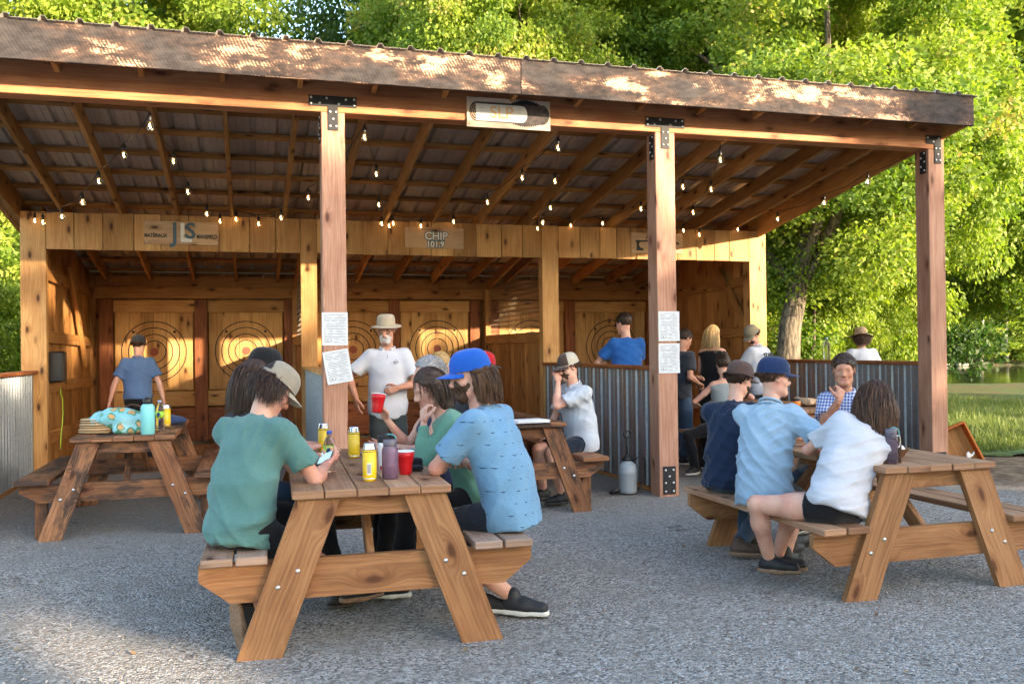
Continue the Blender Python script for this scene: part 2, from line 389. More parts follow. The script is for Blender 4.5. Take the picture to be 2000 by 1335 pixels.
# grass blades on the lawn near the shelter
gm = N('grass_blades'); gr = gm('Attribute', attribute_name='rnd').outputs['Fac']
gm.base(gm.mix(gr, (.08, .13, .02), (.20, .24, .05))); gm.set(Roughness=.6)
tr = gm('BsdfTranslucent'); tr.inputs[0].default_value = (.16, .22, .03, 1); mx = gm('MixShader'); mx.inputs[0].default_value = .35
gm.l(gm.b.outputs[0], mx.inputs[1]); gm.l(tr.outputs[0], mx.inputs[2]); gm.l(mx.outputs[0], gm.o.inputs[0])
def leafmesh(name, P0, A, B, rn, m, tri=False):
    """two-triangle blades/leaves: base P0, along A, half width B (numpy arrays)"""
    k = len(P0); v = np.empty((k, 4, 3), np.float32)
    v[:, 0] = P0; v[:, 1] = P0+A*.4+B; v[:, 2] = P0+A; v[:, 3] = P0+A*.4-B
    me = bpy.data.meshes.new(name); me.vertices.add(k*4); me.vertices.foreach_set('co', v.ravel())
    me.loops.add(k*4); me.loops.foreach_set('vertex_index', np.arange(k*4, dtype=np.int32))
    me.polygons.add(k); me.polygons.foreach_set('loop_start', np.arange(0, k*4, 4, dtype=np.int32))
    me.polygons.foreach_set('loop_total', np.full(k, 4, np.int32))
    me.update(calc_edges=True)
    a = me.attributes.new('rnd', 'FLOAT', 'FACE'); a.data.foreach_set('value', rn.astype(np.float32))
    me.materials.append(m); me.update(); return me
g = np.random.default_rng(5)
k = 60000; X = 8.0+g.random(k)**1.3*9; Y = 9.3+g.random(k)**1.2*9
keep = X > np.array([lawn_edge(y) for y in Y])-.05+.25*g.random(k); X, Y = X[keep], Y[keep]; k = len(X)
h = (.05+.13*g.random(k)**2)*(1+.6*np.sin(X*3)*np.sin(Y*2.3)); az = g.random(k)*6.283; ln = g.normal(0, .35, (k, 2))
A = np.stack([ln[:, 0]*h, ln[:, 1]*h, h], 1); B = np.stack([np.cos(az), np.sin(az), np.zeros(k)], 1)*.006
o = bpy.data.objects.new('grass', leafmesh('grass', np.stack([X, Y, np.full(k, .01)], 1), A, B, g.random(k), gm.m)); C.objects.link(o)
tag(o, 'tall sunlit grass at the edge of the lawn beyond the right post', 'grass', kind='stuff')
pb = varied('pebble_grey', (.34, .33, .31), (.12, .12, .12), 30, bump=0)
k = 5200; X = g.random(k)*11-3.5; Y = 2.2+g.random(k)**1.3*6; az = g.random(k)*6.28; sz = .003+.008*g.random(k)**2.5
tv = np.array([(1, 0, 0), (0, 1, 0), (-1, 0, 0), (0, -1, 0), (0, 0, .8), (0, 0, -.5)]); tf = np.array([(0, 1, 4), (1, 2, 4), (2, 3, 4), (3, 0, 4), (1, 0, 5), (2, 1, 5), (3, 2, 5), (0, 3, 5)])
jit = 1+.35*g.normal(size=(k, 6, 1))*.6; Vp = tv[None]*jit*sz[:, None, None]*np.array([1.3, 1, 1]); ca, sa = np.cos(az)[:, None], np.sin(az)[:, None]
Vw = np.stack([Vp[..., 0]*ca-Vp[..., 1]*sa+X[:, None], Vp[..., 0]*sa+Vp[..., 1]*ca+Y[:, None], Vp[..., 2]+(np.array([hz(a_, b_)-.012 for a_, b_ in zip(X, Y)])+sz*.35)[:, None]], -1).reshape(-1, 3)
me = bpy.data.meshes.new('pebbles'); me.from_pydata(Vw.tolist(), [], (tf[None]+6*np.arange(k)[:, None, None]).reshape(-1, 3).tolist()); me.materials.append(pb)
o = bpy.data.objects.new('pebbles', me); C.objects.link(o); tag(o, 'loose pebbles scattered over the gravel yard', 'pebbles', kind='stuff')
k = 150; X = g.random(k)*13-4; Y = 2.5+g.random(k)*7.5; az = g.random(k)*6.28; L_ = .015+.025*g.random(k)
A = np.stack([np.cos(az)*L_, np.sin(az)*L_, .25*L_], 1); B = np.stack([-np.sin(az)*L_*.35, np.cos(az)*L_*.35, .2*L_*np.cos(az*3)], 1)
lm = N('dry_leaf'); lm.base(lm.mix(lm('Attribute', attribute_name='rnd').outputs['Fac'], (.30, .20, .09), (.10, .055, .025))); lm.set(Roughness=.8)
o = bpy.data.objects.new('leaf_litter', leafmesh('leaf_litter', np.stack([X, Y, np.array([hz(a_, b_)-.006 for a_, b_ in zip(X, Y)])], 1), A, B, g.random(k), lm.m)); C.objects.link(o); tag(o, 'dry leaves and bud scales littering the gravel', 'leaves', kind='stuff')
# ================================================================ TREES
def leaf_mat(name, a, b_, c, trans):
    n = N(name); r = n('Attribute', attribute_name='rnd').outputs['Fac']
    cc = n.mix(n.map(r, 0, .6, smooth=False), a, b_); cc = n.mix(n.map(r, .72, 1.), cc, c)
    n.base(cc); n.set(Roughness=.55); n.b.inputs['Specular IOR Level'].default_value = .35
    t = n('BsdfTranslucent'); n.l(n.mix(1., cc, trans, 'MULTIPLY'), t.inputs[0]); m = n('MixShader'); m.inputs[0].default_value = .42
    n.l(n.b.outputs[0], m.inputs[1]); n.l(t.outputs[0], m.inputs[2]); n.l(m.outputs[0], n.o.inputs[0]); return n.m
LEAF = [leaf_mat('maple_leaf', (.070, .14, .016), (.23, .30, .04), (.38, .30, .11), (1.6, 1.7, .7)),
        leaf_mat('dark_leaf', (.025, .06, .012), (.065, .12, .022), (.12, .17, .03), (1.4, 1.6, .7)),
        leaf_mat('lime_leaf', (.12, .20, .022), (.28, .35, .05), (.38, .37, .09), (1.5, 1.6, .6))]
bk = N('bark'); tc = bk('TexCoord').outputs['Object']; mp = bk('Mapping'); mp.inputs['Scale'].default_value = (9, 9, 1.2); bk.l(tc, mp.inputs[0])
f = bk.noise(mp.outputs[0], 2.2, 6, .7); bk.base(bk.mix(bk.map(f, .38, .62), (.045, .035, .024), (.20, .165, .12))); bk.set(Roughness=.95); bk.bump(f, 1., .06)
BARK = bk.m
def crown_mesh(seed, rx, ry, rz, nc, nl, leaf, m, low=-1.):
    """crown centred on its own origin: clumps of leaves over an uneven shell"""
    g = np.random.default_rng(seed); d = g.normal(size=(nc, 3)); d /= np.linalg.norm(d, axis=1)[:, None]
    d[:, 2] = np.clip(d[:, 2], low, 1); rad = .55+.5*g.random(nc)**.6; lob = 1+.22*np.sin(3*np.arctan2(d[:, 1], d[:, 0])+seed)+.15*np.sin(7*d[:, 2]+seed*2)
    cc = d*rad[:, None]*lob[:, None]*np.array([rx, ry, rz]); cs = .35+.75*g.random(nc)
    tone = np.clip(g.normal(.42, .2, nc)+.12*d[:, 2], 0, 1)
    per = (nl*cs**1.6/np.sum(cs**1.6)).astype(int)+1; idx = np.repeat(np.arange(nc), per); k = len(idx)
    p = g.normal(size=(k, 3)); p /= np.linalg.norm(p, axis=1)[:, None]; p *= (g.random(k)**.45)[:, None]
    p[:, 2] *= .6; sz = cs[idx]*max(rx, rz)/4.2
    P0 = cc[idx]+p*sz[:, None]
    out = p*np.array([1, 1, .3])+g.normal(0, .55, (k, 3)); out[:, 2] -= .45; out /= np.linalg.norm(out, axis=1)[:, None]
    L = leaf*(.6+.8*g.random(k)); s = np.cross(out, g.normal(size=(k, 3))); s /= np.linalg.norm(s, axis=1)[:, None]
    rn = np.clip(tone[idx]+g.normal(0, .16, k), 0, 1)
    return leafmesh('crown', P0, out*L[:, None], s*(L*.34)[:, None], rn, m), cc
def limb_pts(a, b_, rr, n=6, amp=.12):
    a, b_ = Vector(a), Vector(b_); L = (b_-a).length; pts = []
    for i in range(n+1):
        t = i/n; p = a.lerp(b_, t)+Vector((0, 0, -.10*L*math.sin(math.pi*t)*0+.08*L*math.sin(math.pi*t)))
        if 0 < i < n: p += Vector((rr.uniform(-1, 1), rr.uniform(-1, 1), rr.uniform(-.5, .5)))*amp*L/n*2
        pts.append(p)
    return pts
CR = {}
def tree(x, y, h, r, base, var, label, tr=.22, lean=(0, 0), seed=0, rz=None, group='trees behind the shelter', name='tree', limbs=9, zg=0.):
    """trunk to the crown, limbs into it, crown centred at height"""
    key = var; me, cc = CR[key]; R0 = me['R']; Hc = (h-base); rr = random.Random(seed*13+5)
    o = empty(name, (x, y, zg), 0, label, 'tree', group)
    cz = base+Hc/2; cx, cy = lean; ang = rr.random()*6.28 if rz is None else rz
    cr = bpy.data.objects.new('crown', me); C.objects.link(cr); cr.parent = o; cr.location = (cx, cy, cz)
    cr.scale = (r/R0[0], r/R0[1], Hc/2/R0[2]); cr.rotation_euler = (0, 0, ang)
    b = MB(); top = Vector((cx*.8, cy*.8, base+Hc*.35)); pts = limb_pts((0, 0, -.1), top, rr, 7, .10)
    b.tube(pts, [tr*(1.35 if i == 0 else 1-.09*i) for i in range(len(pts))], 10)
    ca, sa = math.cos(ang), math.sin(ang)
    for i in range(limbs):
        q = cc[(i*7+seed) % len(cc)]; px, py, pz = q[0]*r/R0[0], q[1]*r/R0[1], q[2]*Hc/2/R0[2]
        e = Vector((cx+px*ca-py*sa, cy+px*sa+py*ca, cz+pz)); s0 = pts[3+(i % 4)]
        q2 = limb_pts(s0, e, rr, 6, .18); b.tube(q2, [tr*.42*(1-.13*j) for j in range(7)], 6)
    b.build('trunk', BARK, o, smooth=True); return o
def mk(key, seed, R0, nc, nl, leaf, m, low=-1.):
    me, cc = crown_mesh(seed, R0[0], R0[1], R0[2], nc, nl, leaf, m, low); me['R'] = list(R0); CR[key] = (me, cc)
mk('maple', 11, (4.5, 4.5, 5.5), 260, 200000, .125, LEAF[0])
mk('maple_b', 12, (4.5, 4.5, 5.5), 290, 200000, .12, LEAF[0])
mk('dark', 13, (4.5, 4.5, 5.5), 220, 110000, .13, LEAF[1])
mk('lime', 14, (4.5, 4.5, 4.5), 270, 210000, .105, LEAF[2])
mk('bush', 15, (2.2, 2.2, 2.), 120, 60000, .08, LEAF[2])
mk('sparse', 16, (4.5, 4.5, 5.5), 90, 22000, .15, LEAF[1])
mk('shade', 17, (3.5, 3.5, 4.), 110, 24000, .26, LEAF[1])
TB = 'trees behind the shelter'
tree(11.0, 17.2, 11.2, 3.8, 2.0, 'maple', 'big maple with a thick grey trunk leaning right, right behind the shelter corner', .30, (1.6, .3), 1, group=TB, limbs=12)
for i, (x, y, h, r, bs, v, lb, tr, ln) in enumerate([
    (-8.3, 23, 11, 4.6, .8, 'lime', 'bright leafy tree at the left edge beside the shelter', .2, (0, 0)),
    (-3.6, 26, 14.0, 4.4, 2, 'maple', 'broad maple above the left end of the roof', .25, (0, 0)),
    (-3.0, 33, 15.2, 3.2, 3, 'maple_b', 'maple above the roof left of the sky gap', .22, (0, 0)),
    (3.4, 29, 17.5, 3.0, 5, 'sparse', 'thin dark tree right of the sky gap', .18, (0, 0)),
    (5.7, 20.6, 12.2, 2.9, 3.2, 'maple', 'nearest maple rising behind the middle of the roof', .16, (0, 0)),
    (7.6, 25, 15.5, 4.2, 3, 'maple', 'maple with reddish tips above the middle of the roof', .25, (0, 0)),
    (12.0, 24.2, 17.5, 4.6, 3, 'maple_b', 'tall yellow green maple above the right half of the roof', .25, (0, 0)),
    (16.3, 22.5, 14.5, 4.2, 1.4, 'lime', 'lime green tree over the right corner post', .2, (.3, 0)),
    (14.2, 20.4, 9.5, 2.5, .6, 'lime', 'young lime leaved tree right of the leaning trunk', .09, (0, 0)),
    (20.5, 31, 19, 5.0, 2.6, 'maple', 'dense maple between the corner post and the pond', .24, (0, 0)),
    (18.2, 25.5, 17, 3.6, 5.5, 'maple_b', 'tree with a straight trunk behind the corner post', .20, (.4, 0)),
    (27.5, 22.5, 15, 4.4, 2.0, 'maple_b', 'leafy maple at the right edge overhanging the pond', .25, (-2.6, .4)),
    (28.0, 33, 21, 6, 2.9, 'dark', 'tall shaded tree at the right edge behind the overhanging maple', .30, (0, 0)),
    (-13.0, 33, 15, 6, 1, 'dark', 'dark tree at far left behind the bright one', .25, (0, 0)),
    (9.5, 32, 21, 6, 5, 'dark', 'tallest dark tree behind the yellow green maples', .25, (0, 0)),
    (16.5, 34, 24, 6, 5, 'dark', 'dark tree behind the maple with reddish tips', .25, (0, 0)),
    (10.5, 31, 12, 4, .6, 'bush', 'leafy understorey tree in the shade right of the shelter', .12, (0, 0)),
    ]):
    tree(x, y, h, r, bs, v, lb, tr, ln, i+2, group=TB)
for i, (x, y, h, r, v) in enumerate([(30, 82, 17, 7, 'lime'), (39, 84, 15, 7, 'maple'), (47, 80, 19, 8, 'maple_b'), (56, 86, 20, 9, 'dark'), (22, 84, 18, 7, 'maple'), (65, 82, 19, 9, 'maple'), (13, 86, 18, 8, 'dark'), (43, 95, 27, 9, 'dark'), (30, 97, 25, 9, 'maple_b'), (54, 99, 29, 10, 'maple')]):
    x, y = fw(x, y)
    tree(x, y, h, r, -.5, v, ['round lime tree on the far bank of the pond', 'maple on the far bank of the pond', 'broad maple mid way along the far bank', 'dark tree on the far bank at the right', 'maple on the far bank behind the corner post', 'maple farthest right on the far bank', 'dark tree on the far bank behind the shelter', 'tall dark tree in the second row of the far bank', 'tall maple in the second row behind the lime tree', 'highest maple in the second row of the far bank'][i], .25, (0, 0), i+40, group='trees on the far bank', zg=-.3)
for i, (x, y, h, r) in enumerate([(38.5, 76.5, 5.5, 4.6), (32, 77, 4.5, 4), (44.5, 76, 3.8, 3.8), (51, 77, 5, 4)]):
    x, y = fw(x, y)
    tree(x, y, h, r, -.4, 'bush', ['widest lime bush by the far shore', 'lime bush on the far shore nearest the corner post', 'low bush right of the widest one on the far shore', 'tall bush at the right end of the far shore'][i], .08, (0, 0), i+60, group='bushes on the far shore', name='bush', limbs=4)
for i, (x, y, h, r) in enumerate([(-4.6, 14.5, 3.2, 1.4), (-3.9, 17, 4.2, 1.9), (9.4, 21, 3.4, 2.), (12.7, 22, 3.2, 1.8), (17.2, 29, 3.4, 2.4)]):
    tree(x, y, h, r, -.1, 'bush', ['leafy bush beside the left half wall', 'taller bush behind the left wall of the shelter', 'bush under the leaning maple', 'bush right of the leaning maple', 'bush near the pond behind the corner post'][i], .05, (0, 0), i+70, group='bushes around the shelter', name='bush', limbs=4)
# slim trunks
def slim(x, y, h, r, m, label, lean=.3, s=0):
    o = empty('bare_trunk', (x, y, -.1), 0, label, 'tree', 'slim trunks beside the pond'); rr = random.Random(s); b = MB()
    p = limb_pts((0, 0, 0), (lean, .1, h), rr, 8, .05); b.tube(p, [r*(1-.07*i) for i in range(9)], 8); b.build('trunk', m, o, smooth=True)
birch = varied('birch_bark', (.55, .52, .47), (.30, .27, .23), 3)
slim(13.3, 18.8, 4.5, .07, BARK, 'thin dark trunk just right of the leaning maple', .5, 1)
slim(12.5, 18.2, 3.5, .05, BARK, 'thinnest trunk beside the leaning maple', .3, 2)
slim(*fw(38.4, 73.8), 9, .16, birch, 'white birch trunk on the far bank', .8, 3)
slim(*fw(40.5, 73.8), 3.5, .12, birch, 'short pale trunk at the far waterline', .1, 4)
# trees behind the viewer: the ones whose shade lies over the yard
rr = random.Random(21)
for i, (q, hh, rad, bs, lb) in enumerate([(-6, 5.4, 3.6, -.5, 'farthest left'), (-1.0, 3.9, 2.0, -.3, 'left of the light gap'), (2.75, 3.5, 1.25, 5.7, 'high and narrow one over the light gap'), (5.0, 3.7, 1.75, -.5, 'right of the light gap'), (5.75, 5.0, 1.0, 4, 'tall slim one'), (7.2, 4.15, 1.9, -.5, 'fourth from the right end'), (9.2, 4.75, 1.9, -.5, 'rounded one'), (11.6, 5.3, 1.9, -.5, 'one with the tall top'), (13.7, 4.2, 2.2, -.5, 'third from the right end'), (16.6, 2.5, 2.2, -.5, 'second from the right end'), (26, 6.2, 3.4, -.5, 'right end one'), (6.6, 3.4, 1.9, -.5, 'low filler one')]):
    yy = -13-rr.random()*2; top = hh-.27*yy; xx = q-.65*yy
    tree(xx, yy, top, rad*1.1, bs, 'shade', 'leafy tree behind the photographer, '+lb, .2, (0, 0), i+90, group='trees casting shade over the yard', limbs=4)
# ================================================================ THE SHELTER
SH = empty('axe_throwing_shelter', (0, 0, 0), 0, 'open fronted timber axe throwing shelter with a metal lean to roof', 'shelter')
PX = [-2.49, .594, 3.679, 6.768]; PW = .20; BY = 7.75
def zr(y): return 3.862-.165*(y-7.4)          # underside of the roof metal
def bolts(b, pts, y=None, ax=(0, -1, 0), r=.009):
    for p in pts: b.lathe([(r*1.2, 0), (r*1.2, .003), (r*.8, .007), (0, .009)], p, 10, 1, ax)
for i, px in enumerate(PX):
    b = MB(); b.plank((px+PW/2, BY+PW/2, -.05), (px+PW/2, BY+PW/2, 3.42), PW, PW, (1, 0, 0), bev=.006, off=(i*3.3, i*1.7)); p = b.build('front_post', M['post'], SH)
    k = MB(); cx = px+PW/2; y0 = BY-.004; bx = []
    if i < 3:
        k.box(cx-.20, cx+.20, BY-.007, BY-.0015, 3.465, 3.555); bx += [(cx+a, BY-.007, 3.51+c) for a, c in ((-.18, .025), (-.11, -.02), (-.05, .025), (.05, -.02), (.11, .02), (.18, -.025), (-.18, -.025), (.18, .025))]
    else:
        k.box(cx-.13, cx+.06, BY-.007, BY-.0015, 3.465, 3.555); bx += [(cx+a, BY-.007, 3.51+c) for a, c in ((-.11, .02), (-.04, -.02), (.03, .02))]
    s0 = .0 if i < 3 else .015
    k.box(cx-.042+s0, cx+.042+s0, BY-.0085, BY-.003, 3.265, 3.466); bx += [(cx+s0+a, BY-.009, 3.30+c) for a, c in ((-.025, 0), (.025, 0), (0, .06), (-.025, .12), (.025, .12))]
    k.box(px-.006, px-.0015, BY+.03, BY+.12, 3.17, 3.40)
    bolts(k, bx); bolts(k, [(px-.007, BY+.05+.05*(j % 2), 3.2+.045*j) for j in range(5)], ax=(-1, 0, 0))
    k.build('bracket', [M['iron'], M['bolt']], p)
    k = MB(); k.box(cx-.065, cx+.065, BY-.007, BY-.0015, .012, .275)
    bolts(k, [(cx+a, BY-.007, c) for a in (-.04, .04) for c in (.04, .12, .24)]+[(cx, BY-.007, .18)]); k.build('base_plate', [M['iron'], M['bolt']], p)
M['beam'] = wood('stained_beam', (.50, .225, .10), (.36, .14, .06), knot=(.14, .05, .02), var=.05)
for x0, x1 in ((-2.6, 2.30), (2.303, 6.97)):
    b = MB(); b.plank((x0, BY+.095, 3.55), (x1, BY+.095, 3.55), .26, .19, bev=.005); b.build('beam', M['beam'], SH)
# roof: rafters, purlins, metal, fascia
RX = [-2.66+.6165*i for i in range(16)]
RX[-1] = 6.52
b0 = None
for i, x in enumerate(RX):
    b = MB(); ya, yb = 7.46, 14.9; zc = lambda y: zr(y)-.04-.08
    b.plank((x, ya, zc(ya)), (x, yb, zc(yb)), .16, .042, (0, 0, 1)); b.build('rafter', M['rafter'], SH)
for x in (-2.50, 6.955):
    b = MB(); b.plank((x, 7.42, zr(7.42)-.14), (x, 14.95, zr(14.95)-.14), .27, .04, (0, 0, 1)); b.build('rake_board', M['rafter'], SH)
for y in (7.55, 8.15, 8.75, 9.29, 9.86, 10.43, 10.99, 11.59, 12.2, 12.8, 13.4, 14.0, 14.6):
    b = MB(); b.plank((-2.5, y, zr(y)-.02), (7.0, y, zr(y)-.02), .085, .036, (0, 1, -.165)); b.build('purlin', M['rafter'], SH)
def corrugated(name, o, du, dn, dv, U, Vv, pitch, h, top, m, parent, minor=0):
    """ribbed sheet: profile along du (length U), rib normal dn, ribs run along dv (length Vv)"""
    prof = [(0, 0)]; u = pitch*.3
    while u < U-pitch*.3:
        prof += [(u, 0), (u+h*.6, h), (u+h*.6+top, h), (u+h*1.2+top, 0)]
        for k in range(minor):
            q = u+h*1.2+top+(pitch-h*1.2-top)*(k+1)/(minor+1); prof += [(q-.006, 0), (q, h*.2), (q+.006, 0)]
        u += pitch
    prof.append((U, 0)); o, du, dn, dv = Vector(o), Vector(du).normalized(), Vector(dn).normalized(), Vector(dv).normalized()
    vs = []; n = len(prof)
    for v in (0, Vv):
        for th in (0, -.0012):
            vs += [o+du*a+dn*(c+th)+dv*v for a, c in prof]
    fs = []
    for i in range(n-1):
        fs += [(i, i+1, 2*n+i+1, 2*n+i), (n+i+1, n+i, 3*n+i, 3*n+i+1), (i+1, i, n+i, n+i+1), (2*n+i, 2*n+i+1, 3*n+i+1, 3*n+i)]
    b = MB(); b.add(vs, fs, [[(0, 0)]*4]*len(fs)); return b.build(name, m, parent)
sdir = Vector((0, 1, -.165)); nrm = Vector((0, .165, 1))
corrugated('roof_panel', (-2.56, 7.35, zr(7.35)+.006), (1, 0, 0), nrm, sdir, 9.6, 7.75, .25, .030, .03, M['roofmetal'], SH, minor=2)
for x0, x1 in ((-2.56, 2.252), (2.256, 7.01)):
    b = MB(); b.plank((x0, 7.4, 3.727), (x1, 7.4, 3.727), .30, .036, bev=.004, off=(x0*1.3, .3)); b.build('fascia_board', M['fascia'], SH)
# the closed part behind: front posts and header boards
FY = 11.32
for x0, x1, z1 in ((-2.483, -2.221, 3.02), (.606, .80, 3.02), (3.719, 3.945, 3.02), (6.809, 7.072, 3.02)):
    b = MB(); b.box(x0, x1, FY, FY+.025, 0, z1, bev=.002); b.build('post_board', M['pine'], SH)
    b = MB(); b.box(x0+.015, x1-.015, FY+.0265, FY+.20, 0, 3.0); b.build('booth_post', M['pine'], SH)
def run(x0, x1, wid, rr=random.Random(4)):
    n = max(1, round((x1-x0)/wid)); e = [x0]+[x0+(x1-x0)*(i+rr.uniform(-.12, .12))/n for i in range(1, n)]+[x1]
    return list(zip(e[:-1], e[1:]))
for s0, s1 in ((-2.219, .604), (.802, 3.717), (3.947, 6.807)):
    for x0, x1 in run(s0, s1, .30):
        b = MB(); b.box(x0+.004, x1-.004, FY-.002, FY+.022, 2.594+rnd.uniform(-.004, .004), 3.02+rnd.uniform(-.006, .006), off=None); b.obox; o = b.build('header_board', M['pine'], SH)
    b = MB(); b.plank((s0, FY+.06, 2.80), (s1, FY+.06, 2.80), .24, .07); b.build('header_beam', M['pine_dark'], SH)
# back wall
WY = 14.62
for i, (x0, x1) in enumerate(run(-2.2, 6.9, .26)):
    pass
b = MB()
for x0, x1 in run(-2.42, 7.04, .22): b.box(x0+.0004, x1-.0004, WY+.06, WY+.085, .02, 2.62)
tag(b.build('back_wall', M['pine_dark'], SH), 'vertical board back wall')
b = MB(); b.plank((-2.2, WY-.06, 2.30), (6.9, WY-.06, 2.30), .165, .14); b.build('back_beam', M['pine_dark'], SH)
b = MB(); b.plank((-2.2, WY, 2.47), (6.9, WY, 2.47), .17, .04); b.build('back_blocking', M['pine_dark'], SH)
for x0, x1 in ((-2.14, -1.95), (-.806, -.621), (.515, .705), (2.16, 2.33), (3.50, 3.67), (3.80, 3.99), (5.17, 5.34), (6.68, 6.83)):
    b = MB(); b.plank(((x0+x1)/2, WY-.09, .05), ((x0+x1)/2, WY-.09, 2.21), x1-x0, .06, (1, 0, 0)); b.build('target_upright', M['redpost'], SH)
# targets
TX = [-1.384, -.055, 1.583, 2.953, 4.58, 6.02]; EX = [(-1.95, -.806), (-.621, .515), (.76, 2.16), (2.33, 3.50), (3.99, 5.17), (5.34, 6.68)]
TZ = 1.413
for t, (tx, (e0, e1)) in enumerate(zip(TX, EX)):
    T = empty('axe_target', (0, 0, 0), label=['painted axe target behind the man in the blue polo shirt', 'painted axe target second from the left behind the black cap', 'painted axe target partly hidden behind the man in the sun hat', 'painted axe target right of the sun hat with the sunlit streak', 'painted axe target behind the chicken wire partition', 'painted axe target behind the man in the royal blue shirt'][t], cat='target', group='axe throwing targets on the back wall')
    y = WY-.07
    for x0, x1 in run(e0+.02, e1-.02, .20):
        b = MB(); b.box(x0+.002, x1-.002, y, y+.06, .83, 2.005, bev=.002); b.build('target_board', M['target'], T)
    b = MB(); b.plank((e0, y+.025, 2.10), (e1, y+.025, 2.10), .18, .07); b.build('top_board', M['target'], T)
    b = MB(); b.plank((e0, y+.025, .70), (e1, y+.025, .70), .23, .07); b.build('bottom_board', M['target'], T)
    b = MB(); b.plank((e0, y+.035, .31), (e1, y+.035, .31), .50, .05); b.build('kick_board', M['redpost'], T)
    for r_ in (.457, .362, .264, .165):
        b = MB(); n_ = 72; vs = []; fs = []
        for j in range(n_):
            a = 6.2832*j/n_
            for q, yy in ((r_-.008, y-.001), (r_-.008, y-.0035), (r_+.006, y-.0035), (r_+.006, y-.001)): vs.append((tx+q*math.cos(a), yy, TZ+q*math.sin(a)))
        for j in range(n_):
            k = (j+1) % n_
            for e in range(4): fs.append((j*4+e, j*4+(e+1) % 4, k*4+(e+1) % 4, k*4+e))
        b.add(vs, fs, [[(0, 0)]*4]*len(fs)); b.build('target_ring', M['ring'], T)
    b = MB(); b.lathe([(.062, 0), (.062, .004), (0, .0042)], (tx, y-.001, TZ), 24, 0, (0, -1, 0)); b.build('bullseye', M['bull'], T)
    for s_ in (-1, 1):
        b = MB(); b.lathe([(.02, 0), (.02, .004), (0, .0042)], (tx+s_*.29, y-.001, TZ+.30), 14, 0, (0, -1, 0)); b.build('corner_spot', M['ring'], T)
# side walls
def side_wall(x, inner, lab):
    s = inner
    b = MB()
    for y0, y1 in run(FY+.2, WY+.05, .21):
        yl = (y0+y1)/2; b.plank((x, yl, .02), (x, yl, zr(yl)-.05), y1-y0-.001, .022, (0, 1, 0))
    w_ = tag(b.build('side_wall', M['pine_dark'], SH), lab)
    for z in (2.33, 1.60, 1.02, .42):
        b = MB(); b.plank((x+s*.035, FY+.2, z), (x+s*.035, WY-.1, z-.03), .14, .045); b.build('rail', M['pine_dark'], w_)
    b = MB()
    b.plank((x+s*.08, 12.3 if s < 0 else 12.75, 2.55), (x+s*.08, 11.42 if s < 0 else 13.9, 1.6 if s < 0 else 1.2), .11, .04, (0, 1, 0)); b.build('brace', M['pine_dark'], w_)
side_wall(-2.30, 1, 'left board wall with rails inside the booth'); side_wall(6.93, -1, 'right board wall with rails and a diagonal brace')
wire = plain('galvanised_wire', (.22, .18, .13), .5, .8)
for dx, full in ((.70, 0), (3.80, 1)):
    b = MB()
    for y0, y1 in run(FY+.21, WY-.14, .17): b.plank((dx, (y0+y1)/2, .02), (dx, (y0+y1)/2, 1.5), y1-y0-.005, .022, (0, 1, 0))
    w_ = tag(b.build('booth_partition', M['pine_dark'], SH), 'board partition between two throwing booths')
    b = MB(); b.plank((dx-.02, FY+.21, 1.55), (dx-.02, WY-.14, 1.55), .14, .07); b.build('rail', M['pine_dark'], w_)
    b = MB(); b.plank((dx-.02, FY+.3, 2.93), (dx-.02, WY-.2, 2.42), .12, .045); b.build('rail', M['pine_dark'], w_)
    b = MB(); b.plank((dx-.02, WY-.2, .0), (dx-.02, WY-.2, 2.4), .08, .09, (0, 1, 0)); b.build('partition_post', M['pine_dark'], w_)
    b = MB(); y = FY+.24; st = .085
    def wl(p, q): b.tube([p, q], .0014, 3, cap=False)
    j = 0
    while y < WY-.3:
        z = 1.62; i = 0; top = zr(y)-.25
        while z < top:
            off = st/2 if i % 2 else 0
            wl((dx, y+off, z), (dx, y+off, z+.038)); wl((dx, y+off, z+.038), (dx, y+off+st/2, z+.072)); wl((dx, y+off, z+.038), (dx, y+off-st/2, z+.072))
            z += .072; i += 1
        y += st; j += 1
    b.build('chicken_wire', wire, w_)
# half walls of ribbed metal running back from the front posts
for i, (x, pit, mn) in enumerate(((-2.39, .11, 0), (.694, .12, 0), (3.779, .235, 1), (6.868, .20, 1))):
    H = empty('half_wall', (x, 9.6, 0), 0, ['ribbed metal half wall with a wooden cap at far left', 'ribbed metal half wall behind the post with two tilted notices', 'ribbed metal half wall behind the garden sprayer', 'ribbed metal half wall at right behind the checked shirt'][i], 'wall', 'ribbed metal half walls'); H.location = (0, 0, 0)
    y0, y1 = BY+PW+.002, FY-.004
    c = corrugated('metal_sheet', (x-.03, y1, .04), (0, -1, 0), (-1, 0, 0), (0, 0, 1), y1-y0, 1.13, pit, .018, .02, M['galv'], H, mn)
    c = corrugated('metal_sheet', (x+.03, y0, .04), (0, 1, 0), (1, 0, 0), (0, 0, 1), y1-y0, 1.13, pit, .018, .02, M['galv'], H, mn)
    b = MB(); b.plank((x, y0, 1.195), (x, y1, 1.195), .17, .035, (1, 0, 0)); b.build('cap_board', M['redpost'] if i != 1 else M['pine'], H)
    b = MB(); b.box(x-.045, x+.045, y0, y1, -.02, .035); b.build('sill', M['pine_dark'], H)
    b = MB(); b.box(x-.025, x+.025, y0+.01, y1-.01, 1.0, 1.176); b.build('frame_rail', M['pine_dark'], H)
